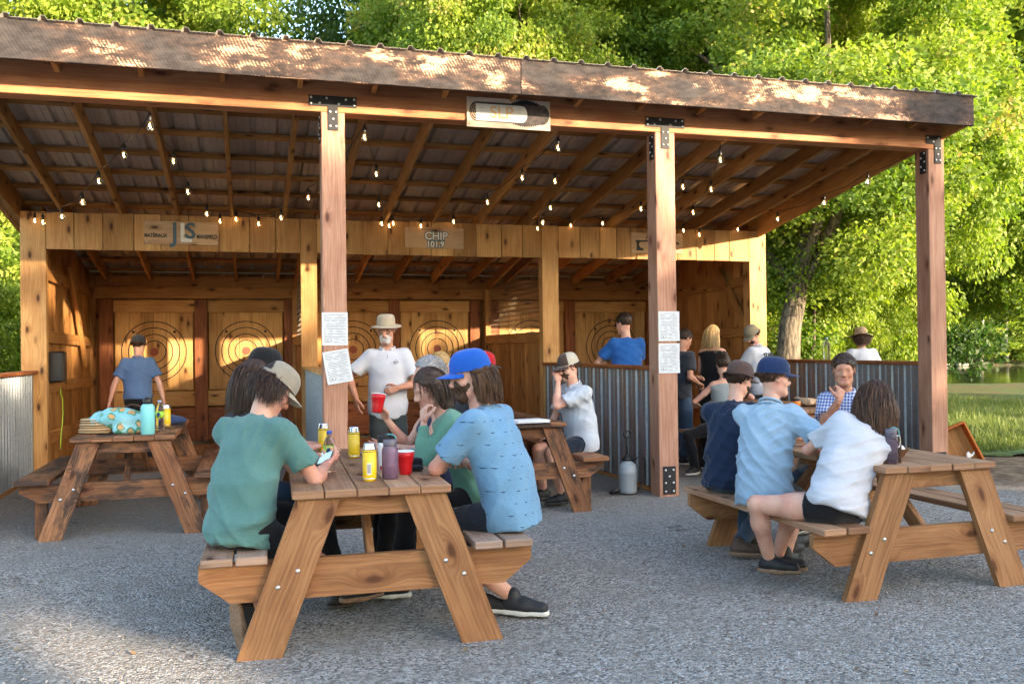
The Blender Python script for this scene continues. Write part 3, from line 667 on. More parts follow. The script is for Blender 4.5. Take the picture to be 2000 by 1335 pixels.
# ================================================================ SIGNS
def sign(name, x0, x1, z0, z1, y, label, m, tilt=0.):
    o = empty(name, ((x0+x1)/2, y, (z0+z1)/2), 0, label, 'sign'); o.rotation_euler = (0, tilt, 0)
    b = MB(); b.box(-(x1-x0)/2, (x1-x0)/2, -.012, 0, -(z1-z0)/2, (z1-z0)/2, off=(x0, z0)); b.build('sign_board', m, o)
    k = MB(); bolts(k, [(sx*((x1-x0)/2-.03), -.012, sz*((z1-z0)/2-.03)) for sx in (-1, 1) for sz in (-1, 1)], r=.006); k.mi = [0]*len(k.mi); k.build('screw', M['bolt'], o)
    return o
FR = (math.pi/2, 0, 0)
def poly(pts, y, m, parent, name, t=.001):
    b = MB(); n = len(pts); vs = [(a, y, c) for a, c in pts]+[(a, y+t, c) for a, c in pts]
    b.add(vs, [tuple(range(n)), tuple(range(2*n-1, n-1, -1))]+[(i, n+i, n+(i+1) % n, (i+1) % n) for i in range(n)]); return b.build(name, m, parent)
plyw = wood('pale_plywood', (.58, .40, .25), (.48, .31, .18), knots=.3, var=.05)
plyl = wood('bleached_plywood', (.74, .62, .50), (.64, .5, .38), knots=.2, var=.05)
ink = plain('sign_ink', (.02, .02, .022), .6); inkb = plain('slate_blue_ink', (.07, .12, .16), .6); inkw = plain('white_ink', (.74, .72, .68), .6)
wht = inkw; orange_ink = plain('faded_orange_ink', (.72, .46, .24), .6); grey_ink = plain('grey_green_ink', (.30, .34, .32), .6); red_ink = plain('red_ink', (.45, .04, .04), .6)
charcoal = varied('charcoal_paint', (.035, .028, .03), (.10, .075, .07), 40)
S = sign('hanging_sign', 1.856, 2.632, 3.362, 3.628, BY-.012, 'pale wooden sign with a dark painted log and faded orange lettering under the fascia', plyl)
def arc(cx, cz, rx, rz, a0, a1, n=14): return [(cx+rx*math.cos(a0+(a1-a0)*i/n), cz+rz*math.sin(a0+(a1-a0)*i/n)) for i in range(n+1)]
PI = math.pi
poly(arc(-.30, .005, .065, .088, PI/2, 3*PI/2)+arc(.31, .005, .07, .088, -PI/2, PI/2), -.0135, charcoal, S, 'painted_log')
sp = [(.02+.27*t, .093+.035*math.sin(PI*t)+(.012 if i % 2 else -.006)) for i, t in enumerate([k/26 for k in range(27)])]
poly([(.02, .09)]+sp+[(.29, .09)], -.0135, ink, S, 'painted_bark')
sp = [(.29-.27*t, -.084-.028*math.sin(PI*t)+(.008 if i % 2 else -.006)) for i, t in enumerate([k/26 for k in range(27)])]
poly([(.29, -.08)]+sp+[(.02, -.08)], -.0135, charcoal, S, 'painted_bark')
poly([(-.305, .075), (.12, .075)]+arc(.12, 0., .05, .075, PI/2, -PI/2, 8)[1:]+[(-.305, -.075)], -.0148, inkw, S, 'painted_panel')
text('SLP', .15, (-.07, -.0165, 0), FR, orange_ink, S, bold=.002)
for sx in (-.255, .09):
    for k in range(4):
        b = MB(); b.box(sx-.02, sx+.02, -.0162, -.0156, .035-.024*k, .038-.024*k); b.build('painted_dash', grey_ink, S)
for k in range(3):
    poly(arc(-.305, 0, .05-.016*k, .07-.022*k, PI/2, 3*PI/2, 8)+arc(-.305, 0, .045-.016*k, .064-.022*k, 3*PI/2, PI/2, 8), -.0145, plyw, S, 'painted_growth_ring')
S = sign('wall_sign', -1.18, -.347, 2.67, 2.944, FY-.004, 'pale wooden sign with big blue J, L and S letters', plyw)
text('J', .31, (-.075, -.0135, 0), FR, inkb, S, bold=.006, sx=.95); text('L', .30, (.045, -.0137, -.005), FR, inkw, S, bold=.010, sx=.9); text('S', .26, (.10, -.0149, .02), FR, inkb, S, bold=.006)
text('MATÉRIAUX', .063, (-.285, -.0135, -.035), FR, ink, S, bold=.0022, sx=.72); text('MANSFIELD', .063, (.285, -.0135, -.040), FR, ink, S, bold=.0022, sx=.72); text('P', .05, (.035, -.0155, -.035), FR, ink, S)
S = sign('wall_sign', 1.892, 2.657, 2.684, 2.955, FY-.004, 'pale wooden sign reading CHIP 101.9 in white and slate letters', plyw)
text('CHIP', .135, (.02, -.0135, .020), FR, inkb, S, bold=.014); text('CHIP', .135, (.02, -.0150, .020), FR, inkw, S, bold=.003)
text('101.9', .105, (.01, -.0135, -.083), FR, inkb, S, bold=.012); text('101.9', .105, (.01, -.0150, -.083), FR, inkw, S, bold=.003)
b = MB(); b.box(-.1, .13, -.0132, -.0126, -.045, -.03); b.build('painted_dash', inkb, S)
text('chipfm.com', .026, (-.09, -.0135, .105), FR, ink, S)
poly(arc(.065, .115, .008, .008, 0, 6.28), -.0135, red_ink, S, 'painted_dot'); poly([(.04, .09), (.05, .1), (.065, .104), (.08, .1), (.09, .09), (.078, .094), (.065, .097), (.052, .094)], -.0135, red_ink, S, 'painted_arch')
S = sign('wall_sign', 4.99, 5.76, 2.681, 2.957, FY-.004, 'pale wooden sign with a black axe partly hidden by the middle post', plyw)
poly([(-.31, .035), (-.32, .012), (-.305, .0), (-.305, -.075), (-.315, -.105), (-.20, -.105), (-.205, -.08), (-.25, -.065), (-.27, -.035), (-.265, 0), (-.24, .012), (.2, .02), (.31, -.01), (.335, -.02), (.33, .002), (.31, .012), (.2, .045), (-.24, .035)], -.0135, ink, S, 'painted_axe')
text('R', .10, (-.15, -.0135, .07), FR, ink, S, shear=.4); text('A', .05, (-.13, -.0135, -.075), FR, ink, S)
# notices pinned to the posts
def paper_mat():
    n = N('printed_paper'); tc = n('TexCoord').outputs['Generated']; x, y, z = n.sep(tc)
    ln = n.math('SINE', n.math('MULTIPLY', z, 130.)); nz = n.noise(n.xyz(n.math('MULTIPLY', x, 60.), 0., n.math('MULTIPLY', n.math('FLOOR', n.math('MULTIPLY', z, 21.)), 3.)), 1., 2)
    blk = n.noise(n.xyz(n.math('MULTIPLY', x, 3.), 0., n.math('MULTIPLY', z, 9.)), 1.2, 1)
    m = n.math('MULTIPLY', n.map(ln, .1, .6), n.math('MULTIPLY', n.map(nz, .35, .5), n.map(blk, .38, .48)))
    ins = n.math('MULTIPLY', n.math('MULTIPLY', n.map(x, .07, .09), n.map(x, .93, .9)), n.math('MULTIPLY', n.map(z, .05, .07), n.map(z, .95, .93)))
    n.base(n.mix(n.math('MULTIPLY', n.math('MULTIPLY', m, ins), .9), (.52, .54, .56), (.16, .17, .19))); n.set(Roughness=.6); return n.m
pm = paper_mat()
for i, (cx, cz, rot, lb) in enumerate(((.692, 1.583, .0, 'upper white notice on the post beside the man in the sun hat'), (.713, 1.264, -.16, 'tilted lower white notice on the post beside the man in the sun hat'), (3.792, 1.592, 0, 'upper white notice on the post behind the sprayer'), (3.790, 1.290, .0, 'lower white notice on the post behind the sprayer'))):
    b = MB(); nx = 6; vs = []; fs = []
    for a in range(nx+1):
        for c in range(nx+1):
            u, v_ = a/nx-.5, c/nx-.5; vs.append((u*.216, -.004-.006*abs(v_)*abs(u)*4-(.01 if i == 1 else .003)*max(0, u)*(.5-v_), v_*.279))
    for a in range(nx):
        for c in range(nx): k = a*(nx+1)+c; fs.append((k, k+nx+1, k+nx+2, k+1))
    k = len(vs); vs += [(x_, y_+.0006, z_) for x_, y_, z_ in vs]; fs += [tuple(q+k for q in f)[::-1] for f in list(fs)]
    b.add(vs, fs, [[(0, 0)]*4]*len(fs)); o = b.build('paper_notice', pm, smooth=True); o.location = (cx, BY-.002, cz); o.rotation_euler = (0, rot, 0)
    tag(o, lb, 'notice')
    b = MB(); rr_ = random.Random(9)
    for j, u in enumerate((-.085, -.062, -.037, -.02)):
        w_ = (.004, .008, .009, .003)[j]; b.box(u, u+w_*.45, -.0085, -.0075, -.108, -.094)
        if 0 < j < 3: b.box(u, u+w_, -.0088, -.0078, -.097, -.094); b.box(u, u+w_, -.0088, -.0078, -.108, -.105)
    b.build('printed_mark', ink, o)
# ================================================================ STRING LIGHTS
glass = N('bulb_glass'); glass.base((1, .93, .8)); glass.set(Roughness=.02, Transmission_Weight=1., IOR=1.25)
fil = N('filament'); em = fil('Emission'); em.inputs[0].default_value = (1, .62, .25, 1); em.inputs[1].default_value = 5; fil.l(em.outputs[0], fil.o.inputs[0])
def bulb(p, parent):
    x, y, z = p; b = MB()          # z: bulb centre
    b.lathe([(.004, -.040), (.014, -.036), (.0245, -.022), (.030, -.006), (.026, .01), (.018, .028), (.0135, .036)], p, 12)
    g_ = b.build('bulb', glass.m, parent, smooth=True)
    b = MB(); b.lathe([(.0125, .033), (.0155, .036), (.0165, .075), (.010, .083), (.004, .10)], p, 10); b.build('socket', M['black'], g_, smooth=True)
    b = MB(); b.tube([(x, y, z+.018), (x-.005, y, z-.005), (x+.005, y, z-.012), (x, y, z-.020)], .0045, 5); b.build('filament', fil.m, g_)
def strand(pts, extra, label):
    o = empty('string_light', (0, 0, 0), 0, label, 'string light', 'string lights under the roof'); o.location = (0, 0, 0)
    b = MB(); P = []
    full = sorted(pts+extra, key=lambda q: q[-1])
    for i in range(len(full)-1):
        a, c = full[i], full[i+1]
        A_ = Vector(a[:3])+Vector((0, 0, .0 if a in extra else .11)); B_ = Vector(c[:3])+Vector((0, 0, 0 if c in extra else .11)); L = (B_-A_).length
        for k in range(6):
            t = k/6; P.append(A_.lerp(B_, t)-Vector((0, 0, .05*L*4*t*(1-t))))
    P.append(B_); b.tube(P, .0042, 5)
    for q in pts: b.tube([Vector(q[:3])+Vector((0, 0, .112)), Vector(q[:3])+Vector((0, 0, .085))], .0045, 5)
    b.build('cable', M['black'], o)
    for q in pts: bulb(q[:3], o)
def seq(l, s=0): return [tuple(p)+(s+i,) for i, p in enumerate(l)]
hk = [(-.795, 7.98, 3.40), (.99, 7.98, 3.40), (2.804, 7.98, 3.40), (4.493, 7.98, 3.40), (6.70, 7.98, 3.40)]
strand(seq([[-.777, 7.988, 3.336-.06], [-1.071, 8.734, 3.176], [-1.384, 9.447, 3.058], [-1.625, 10.029, 2.94], [-1.927, 10.644, 2.873], [-2.211, 11.143, 2.873], [-2.315, 11.25, 2.902]]), [(*hk[0], -1)], 'string of bulbs running from the beam to the left corner of the booths')
strand(seq([[-.674, 9.021, 3.197], [-.601, 9.873, 3.056], [-.454, 10.758, 2.962], [-.325, 11.217, 2.948], [-.145, 11.25, 2.982], [.114, 11.25, 2.934], [.361, 10.775, 2.947], [.613, 9.832, 3.033], [.995, 8.037, 3.29]]), [(*hk[0], -1), (*hk[1], 8.5)], 'string of bulbs sagging above the wooden sign with blue letters')
strand(seq([[1.256, 9.209, 3.195], [1.426, 10.275, 3.053], [1.572, 11.07, 2.949], [1.686, 11.242, 2.95], [1.739, 11.25, 2.984], [2.089, 11.25, 2.961], [2.513, 11.25, 3.025], [2.606, 9.898, 3.062], [2.73, 8.939, 3.169], [2.815, 8.046, 3.29]]), [(*hk[1], -1), (*hk[2], 9.5)], 'string of bulbs sagging in front of the CHIP 101.9 sign')
strand(seq([[3.168, 9.168, 3.191], [3.455, 10.176, 3.068], [3.583, 10.865, 2.988], [3.617, 11.184, 2.96], [4.103, 11.25, 3.022], [4.555, 11.25, 3.061], [4.558, 10.021, 3.067], [4.556, 8.914, 3.139], [4.514, 8.021, 3.251]]), [(*hk[2], -1), (*hk[3], 8.5)], 'string of bulbs left of the post with a base plate')
strand(seq([[4.984, 9.07, 3.154], [5.342, 10.185, 3.072], [5.707, 11.168, 2.983], [5.991, 11.25, 2.944], [6.589, 11.25, 3.03], [6.656, 10.357, 3.05], [6.731, 9.463, 3.126], [6.767, 8.701, 3.246]]), [(*hk[3], -1), (*hk[4], 8)], 'string of bulbs nearest the right corner post')
# speaker on the left inner wall
o = empty('wall_speaker', (-2.17, 11.62, 1.25), 0, 'black loudspeaker fixed to the left inner wall', 'speaker')
b = MB(); b.obox((0, 0, 0), ((1, 0, 0), (0, 1, 0), (0, 0, 1)), (.16, .26, .36), bev=.02); b.build('cabinet', M['black'], o)
b = MB(); b.obox((.083, 0, 0), ((1, 0, 0), (0, 1, 0), (0, 0, 1)), (.006, .22, .32), bev=.002); b.build('grille', plain('speaker_grille', (.05, .05, .05), .6, .5), o)
b = MB(); pts = [(-2.14, 11.66, 1.0), (-2.13, 11.6, .93), (-2.13, 11.7, .88), (-2.12, 11.68, .7), (-2.12, 11.55, .45), (-2.12, 11.5, .3)]
b.tube(pts, .006, 6); tag(b.build('extension_cord', plain('lime_cord', (.35, .55, .04), .5), smooth=True), 'lime green cord hanging on the left inner wall', 'cord')
# ================================================================ PEOPLE: implicit surfaces, polygonised once per piece
class Field:
    def __init__(s, h): s.h = h; s.p = []
    def cone(s, a, b, r1, r2=None, k=.02, op='u', cut=None, flat=None):
        a = np.array(a, float); b = np.array(b, float); r2 = r1 if r2 is None else r2; R_ = max(r1, r2)
        def f(P):
            d = b-a; L = max(d @ d, 1e-9); q = P-a; t = np.clip((q @ d)/L, 0, 1)
            e = q-t[..., None]*d
            if flat is not None:
                n, sc = np.array(flat[0]), flat[1]; w_ = e @ n; e = e+(w_*(1/sc-1))[..., None]*n
                return (np.sqrt((e*e).sum(-1))-(r1+(r2-r1)*t))*min(1, sc if sc < 1 else 1)
            return np.sqrt((e*e).sum(-1))-(r1+(r2-r1)*t)
        R2 = R_*(max(1, flat[1]) if flat is not None else 1)
        s.p.append((f, np.minimum(a, b)-R2, np.maximum(a, b)+R2, op, k, cut)); return s
    def ell(s, c, rad, ax=None, k=.03, op='u', cut=None):
        c = np.array(c, float); rad = np.array(rad, float); ax = np.eye(3) if ax is None else np.array([list(v) for v in ax], float)
        def f(P):
            q = (P-c) @ ax.T; a = np.sqrt(((q/rad)**2).sum(-1)); b = np.sqrt(((q/rad**2)**2).sum(-1)); return a*(a-1)/np.maximum(b, 1e-6)
        m = np.sqrt(((ax*rad[:, None])**2).sum(0)); s.p.append((f, c-m, c+m, op, k, cut)); return s
    def boxp(s, c, dims, ax, rr=.005, k=.01, op='u'):
        c = np.array(c, float); hd = np.array(dims)/2-rr; ax = np.array([list(v) for v in ax], float)
        def f(P):
            q = np.abs((P-c) @ ax.T)-hd; return np.sqrt((np.maximum(q, 0)**2).sum(-1))+np.minimum(q.max(-1), 0)-rr
        m = np.abs(ax*(np.array(dims)/2)[:, None]).sum(0); s.p.append((f, c-m, c+m, op, k, None)); return s
    def mesh(s, post=None):
        h = s.h; us = [p for p in s.p if p[3] == 'u']
        lo = np.min([p[1] for p in us], 0)-3*h; hi = np.max([p[2] for p in us], 0)+3*h
        n = np.ceil((hi-lo)/h).astype(int)+1
        ax = [lo[i]+h*np.arange(n[i]) for i in range(3)]
        D = np.full(n, .5, np.float32)
        for f, a, b, op, k, cut in s.p:
            m = k+2.5*h; i0 = np.clip(((a-m-lo)/h).astype(int), 0, n-1); i1 = np.clip(np.ceil((b+m-lo)/h).astype(int)+1, 1, n)
            if (i1 <= i0).any(): continue
            G = np.stack(np.meshgrid(*[ax[i][i0[i]:i1[i]] for i in range(3)], indexing='ij'), -1)
            d = f(G)
            if cut is not None:
                for cp, cn in cut: d = np.maximum(d, (G-np.array(cp)) @ np.array(cn))
            S = D[i0[0]:i1[0], i0[1]:i1[1], i0[2]:i1[2]]
            if op == 'u':
                if k > 0: e = np.maximum(k-np.abs(S-d), 0)/k; S[...] = np.minimum(S, d)-e*e*k*.25
                else: S[...] = np.minimum(S, d)
            elif op == 's':
                e = np.maximum(k-np.abs(S+d), 0)/max(k, 1e-6); S[...] = np.maximum(S, -d)+e*e*k*.25
        if post is not None:
            G = np.stack(np.meshgrid(*ax, indexing='ij'), -1); near = np.abs(D) < .03
            D[near] += post(G[near]).astype(np.float32)
        return nets(D, lo, h)
def nets(D, lo, h):
    ins = D < 0; n = D.shape
    c = np.zeros([x-1 for x in n], int)
    for dx in (0, 1):
        for dy in (0, 1):
            for dz in (0, 1): c += ins[dx:n[0]-1+dx, dy:n[1]-1+dy, dz:n[2]-1+dz]
    act = (c > 0) & (c < 8); idx = -np.ones(act.shape, int); idx[act] = np.arange(act.sum()); I = np.argwhere(act)
    acc = np.zeros((len(I), 3)); cnt = np.zeros(len(I)); F = []
    cor = [(a, b, d) for a in (0, 1) for b in (0, 1) for d in (0, 1)]
    for p in cor:
        for ax in range(3):
            if p[ax]: continue
            q = list(p); q[ax] = 1
            a = D[I[:, 0]+p[0], I[:, 1]+p[1], I[:, 2]+p[2]]; b = D[I[:, 0]+q[0], I[:, 1]+q[1], I[:, 2]+q[2]]
            m = (a < 0) != (b < 0); t = np.where(m, a/np.where(a == b, 1, a-b), 0)
            v = np.tile(np.array(p, float), (len(I), 1)); v[:, ax] += t; acc += v*m[:, None]; cnt += m
    Vv = lo+(I+acc/np.maximum(cnt, 1)[:, None])*h
    for ax in range(3):
        o1, o2 = (ax+1) % 3, (ax+2) % 3
        sl0 = [slice(None)]*3; sl1 = [slice(None)]*3; sl0[ax] = slice(0, -1); sl1[ax] = slice(1, None)
        m = ins[tuple(sl0)] != ins[tuple(sl1)]; E_ = np.argwhere(m)
        ok = (E_[:, o1] > 0) & (E_[:, o2] > 0) & (E_[:, o1] < n[o1]-1) & (E_[:, o2] < n[o2]-1); E_ = E_[ok]
        s = ins[tuple(E_.T)]; q = []
        for a, b in ((-1, -1), (0, -1), (0, 0), (-1, 0)):
            P = E_.copy(); P[:, o1] += a; P[:, o2] += b; q.append(idx[tuple(P.T)])
        q = np.stack(q, 1); q[~s] = q[~s][:, ::-1]; F.append(q)
    return Vv, np.concatenate(F)
def mesh_obj(name, parts, mats, parent, smooth=True):
    """parts: list of (verts, quads, material index or array)"""
    vs = []; fs = []; mi = []; b = 0
    for v, f, m in parts:
        vs.append(v); fs.append(f+b); b += len(v); mi.append(np.full(len(f), m) if np.isscalar(m) else m)
    v = np.concatenate(vs).astype(np.float32); f = np.concatenate(fs).astype(np.int32); mi = np.concatenate(mi).astype(np.int32)
    me = bpy.data.meshes.new(name); me.vertices.add(len(v)); me.vertices.foreach_set('co', v.ravel())
    me.loops.add(f.size); me.loops.foreach_set('vertex_index', f.ravel())
    me.polygons.add(len(f)); me.polygons.foreach_set('loop_start', np.arange(0, f.size, f.shape[1], dtype=np.int32)); me.polygons.foreach_set('loop_total', np.full(len(f), f.shape[1], np.int32))
    me.update(calc_edges=True)
    if not isinstance(mats, (list, tuple)): mats = [mats]
    for m in mats: me.materials.append(m)
    me.polygons.foreach_set('material_index', mi); me.polygons.foreach_set('use_smooth', np.full(len(f), smooth)); me.update()
    o = bpy.data.objects.new(name, me); C.objects.link(o); o.parent = parent; return o
def skin_mat(name, c, c2):
    n = N(name); tc = n('TexCoord').outputs['Object']; f = n.noise(tc, 9, 4, .6)
    cc = n.mix(n.map(f, .35, .7), c, c2); n.base(cc); n.set(Roughness=.5, Subsurface_Weight=.12, Subsurface_Scale=.02)
    n.b.inputs['Subsurface Radius'].default_value = (1, .3, .15); n.b.inputs['Specular IOR Level'].default_value = .35
    n.bump(n.noise(tc, 160, 2), .08, .002); return n.m
SK = skin_mat('fair_skin', (.60, .34, .245), (.52, .235, .17)); SKT = skin_mat('tanned_skin', (.47, .235, .15), (.40, .165, .10))
LIP = plain('lips', (.42, .16, .13), .45); EYEW = plain('eye_white', (.7, .67, .64), .3); IRIS = plain('iris', (.04, .03, .025), .25)
def cloth(name, c, c2=None, scale=500., rough=.9, pat=None, pc=(.03, .05, .08)):
    n = N(name); tc = n('TexCoord').outputs['Object']; c2 = c2 or tuple(x*.78 for x in c)
    a = n.noise(tc, 220, 2); b = n.noise(tc, 7, 4)
    cc = n.mix(n.map(n.math('ADD', n.math('MULTIPLY', a, .6), n.math('MULTIPLY', b, .4)), .36, .64), c2, c)
    if pat == 'birds':
        x, y, z = n.sep(tc); ang = n.math('ADD', n.math('MULTIPLY', x, .62), n.math('MULTIPLY', y, .79))
        u = n.math('MULTIPLY', ang, 17.); v = n.math('MULTIPLY', z, 17.); row = n.math('FLOOR', v)
        u = n.math('ADD', u, n.math('MULTIPLY', row, .5))
        fu = n.math('SUBTRACT', n.math('FRACT', u), .5); fv = n.math('SUBTRACT', n.math('FRACT', v), .5)
        nn = n.noise(tc, 60, 2); d = n.math('ADD', n.math('MULTIPLY', n.math('ABSOLUTE', fu), 1.), n.math('MULTIPLY', n.math('ABSOLUTE', n.math('SUBTRACT', fv, n.math('MULTIPLY', n.math('ABSOLUTE', fu), .25))), 3.2))
        d = n.math('ADD', d, n.math('MULTIPLY', n.math('SUBTRACT', nn, .5), .35)); cc = n.mix(n.map(d, .20, .13), cc, pc)
    if pat == 'check':
        x, y, z = n.sep(tc); u = n.math('FRACT', n.math('MULTIPLY', n.math('ADD', n.math('MULTIPLY', x, .7), n.math('MULTIPLY', y, -.7)), 45.)); v = n.math('FRACT', n.math('MULTIPLY', z, 45.))
        s_ = n.math('ADD', n.math('MULTIPLY', n.math('GREATER_THAN', u, .5), .5), n.math('MULTIPLY', n.math('GREATER_THAN', v, .5), .5)); cc = n.mix(s_, cc, pc)
    n.base(cc); n.set(Roughness=rough); n.b.inputs['Specular IOR Level'].default_value = .15
    n.b.inputs['Sheen Weight'].default_value = .15
    n.bump(n.math('ADD', n.math('MULTIPLY', a, .3), n.noise(tc, 28, 4, .6, 1.5)), .35, .006); return n.m
def hairm(name, c, c2):
    n = N(name); r = n('Attribute', attribute_name='rnd').outputs['Fac']; tc = n('TexCoord').outputs['Object']; f = n.noise(tc, 60, 3)
    n.base(n.mix(n.map(n.math('ADD', n.math('MULTIPLY', r, .6), n.math('MULTIPLY', f, .5)), .25, .8), c, c2)); n.set(Roughness=.5); n.b.inputs['Specular IOR Level'].default_value = .3
    n.bump(f, .3, .004); return n.m
HB = hairm('dark_brown_hair', (.018, .010, .007), (.065, .034, .02)); HM = hairm('brown_hair', (.028, .013, .007), (.095, .045, .02))
HG = hairm('grey_hair', (.12, .115, .115), (.42, .40, .39)); HY = hairm('blonde_hair', (.22, .13, .05), (.62, .43, .20)); HW = hairm('white_beard', (.35, .33, .31), (.7, .68, .66))
H2 = hairm('ombre_hair', (.022, .010, .006), (.11, .048, .022))
def unit(v): v = np.array(v, float); return v/max(np.linalg.norm(v), 1e-9)
def rot(v, ax, a):
    ax = unit(ax); v = np.array(v, float); return v*math.cos(a)+np.cross(ax, v)*math.sin(a)+ax*(ax @ v)*(1-math.cos(a))
def ik(a, b, l1, l2, pole):
    a, b = np.array(a, float), np.array(b, float); d = b-a; L = np.linalg.norm(d)
    if L > (l1+l2)*.995: b = a+d/L*(l1+l2)*.995; d = b-a; L = np.linalg.norm(d)
    if L < abs(l1-l2)+.02: L2 = abs(l1-l2)+.02; b = a+d/L*L2; d = b-a; L = L2
    u = d/L; x = (l1*l1-l2*l2+L*L)/(2*L); h_ = math.sqrt(max(l1*l1-x*x, 0)); p = np.array(pole, float); p = p-u*(p @ u); return a+u*x+unit(p)*h_, b
def wrinkle(seed, amp, sc=1.):
    """cloth folds: warped ridges of several directions and sizes"""
    g = np.random.default_rng(seed); n = 6; W = g.normal(size=(n, 3))*np.array([.8, .8, 1.25])*sc; W = W/np.linalg.norm(W, axis=1)[:, None]*(14+40*g.random(n)**1.5)[:, None]*sc
    W2 = g.normal(size=(n, 3))*6; W3 = g.normal(size=(n, 3))*5; ph = g.random((n, 3))*6.28
    def f(P):
        o = 0
        for i in range(n):
            m = .5+.5*np.sin(P @ W3[i]+ph[i, 2]); r_ = 1-np.abs(np.sin(P @ W[i]+2.4*np.sin(P @ W2[i]+ph[i, 0])+ph[i, 1]))
            o = o+(r_**1.5-.4)*m**2.5*1.15
        return -o*amp*.8
    return f
def hand(F, w_, d, pn, s, side, curl=.5, spread=.1, thumb=.6, k=.006):
    """five fingers from wrist w_, along d, palm facing pn; side +1 puts the thumb along cross(d, pn)"""
    d = unit(d); pn = unit(np.array(pn)-d*(np.array(pn) @ d)); lat = np.cross(d, pn)*side; w_ = np.array(w_, float)
    F.cone(w_-d*.015*s, w_+d*.03*s, .024*s, .026*s, k=.012, flat=(list(pn), .72))
    kn = []
    for i, (o, L) in enumerate(((.028, .082), (.0095, .086), (-.010, .082), (-.028, .074))):
        kp = w_+d*L*s+lat*o*s; F.cone(w_+d*.022*s+lat*o*.55*s, kp, .0135*s, .0115*s, k=.014*s); kn.append(kp)
    for i, (kp, ln) in enumerate(zip(kn, (.072, .08, .074, .058))):
        fd = unit(d+lat*spread*(1.5-i)*.4); c = curl*(.8+.12*i) if np.isscalar(curl) else curl[i]; p = kp; ax = np.cross(fd, pn)
        for j, (fr, rr_) in enumerate(((.45, .0098), (.32, .0088), (.23, .0078))):
            fd = rot(fd, ax, c*(.75 if j == 0 else .95)); q = p+fd*ln*fr*s; F.cone(p, q, rr_*s, (rr_-.0008)*s, k=.004); p = q
    t0 = w_+d*.022*s+lat*.022*s; td = unit(d*.6+lat*.75+pn*.35*thumb); p1 = t0+td*.042*s
    F.cone(t0, p1, .0145*s, .012*s, k=.012); td = unit(td+d*.5+pn*.55*thumb-lat*.25); p2 = p1+td*.032*s; F.cone(p1, p2, .0115*s, .0105*s, k=.005)
    td = unit(td+d*.3+pn*.3*thumb-lat*.35); F.cone(p2, p2+td*.026*s, .0102*s, .0085*s, k=.005)
def strands(name, roots, dirs, n, step, mats, parent, grav=.25, curl=.02, cf=30., hc=None, hr=None, ax=None, wid=.0022, seed=0, push=None, lens=None, taper=True):
    g = np.random.default_rng(seed); p = roots.copy(); d = dirs/np.linalg.norm(dirs, axis=1)[:, None]; N_ = len(p); P = [p.copy()]
    ph = g.random(N_)*6.28; st = step*(.55+.7*g.random(N_)**.7) if lens is None else step*lens
    side = np.cross(d, g.normal(size=(N_, 3))); side /= np.linalg.norm(side, axis=1)[:, None]
    for i in range(n):
        d = d+np.array([0, 0, -grav]); d /= np.linalg.norm(d, axis=1)[:, None]
        w_ = side*(curl*np.sin(cf*step*i*6.28+ph))[:, None]
        p = p+d*st[:, None]+w_
        if hc is not None:
            q = (p-hc) @ ax.T/hr; L = np.linalg.norm(q, axis=1); m = L < 1
            if m.any(): q[m] = q[m]/L[m][:, None]; p[m] = hc+(q[m]*hr) @ ax
        if push is not None:
            for c, r_ in push:
                q = p-c; L = np.linalg.norm(q, axis=1); m = L < r_; p[m] = c+q[m]/L[m][:, None]*r_
        P.append(p.copy())
    P = np.array(P)               # n+1, N, 3
    T = np.gradient(P, axis=0); T /= np.maximum(np.linalg.norm(T, axis=2), 1e-9)[..., None]
    out = P-(hc if hc is not None else P.mean(axis=(0, 1))); S = np.cross(T, out); S /= np.maximum(np.linalg.norm(S, axis=2), 1e-9)[..., None]
    S = S+.5*g.normal(size=(1, N_, 3)); S /= np.linalg.norm(S, axis=2)[..., None]
    wd = wid*(1-(np.linspace(0, 1, n+1)**2)*.75 if taper else np.ones(n+1))
    A = P+S*wd[:, None, None]; B = P-S*wd[:, None, None]
    v = np.stack([A, B], 2).transpose(1, 0, 2, 3).reshape(-1, 3); m = 2*(n+1)
    base = np.arange(N_)[:, None]*m; k = np.arange(n)[None]*2; a = (base+k).ravel(); f = np.stack([a, a+1, a+3, a+2], 1)
    o = mesh_obj(name, [(v, f, 0)], mats, parent)
    at = o.data.attributes.new('rnd', 'FLOAT', 'FACE'); at.data.foreach_set('value', np.repeat(g.random(N_), n).astype(np.float32)); return o
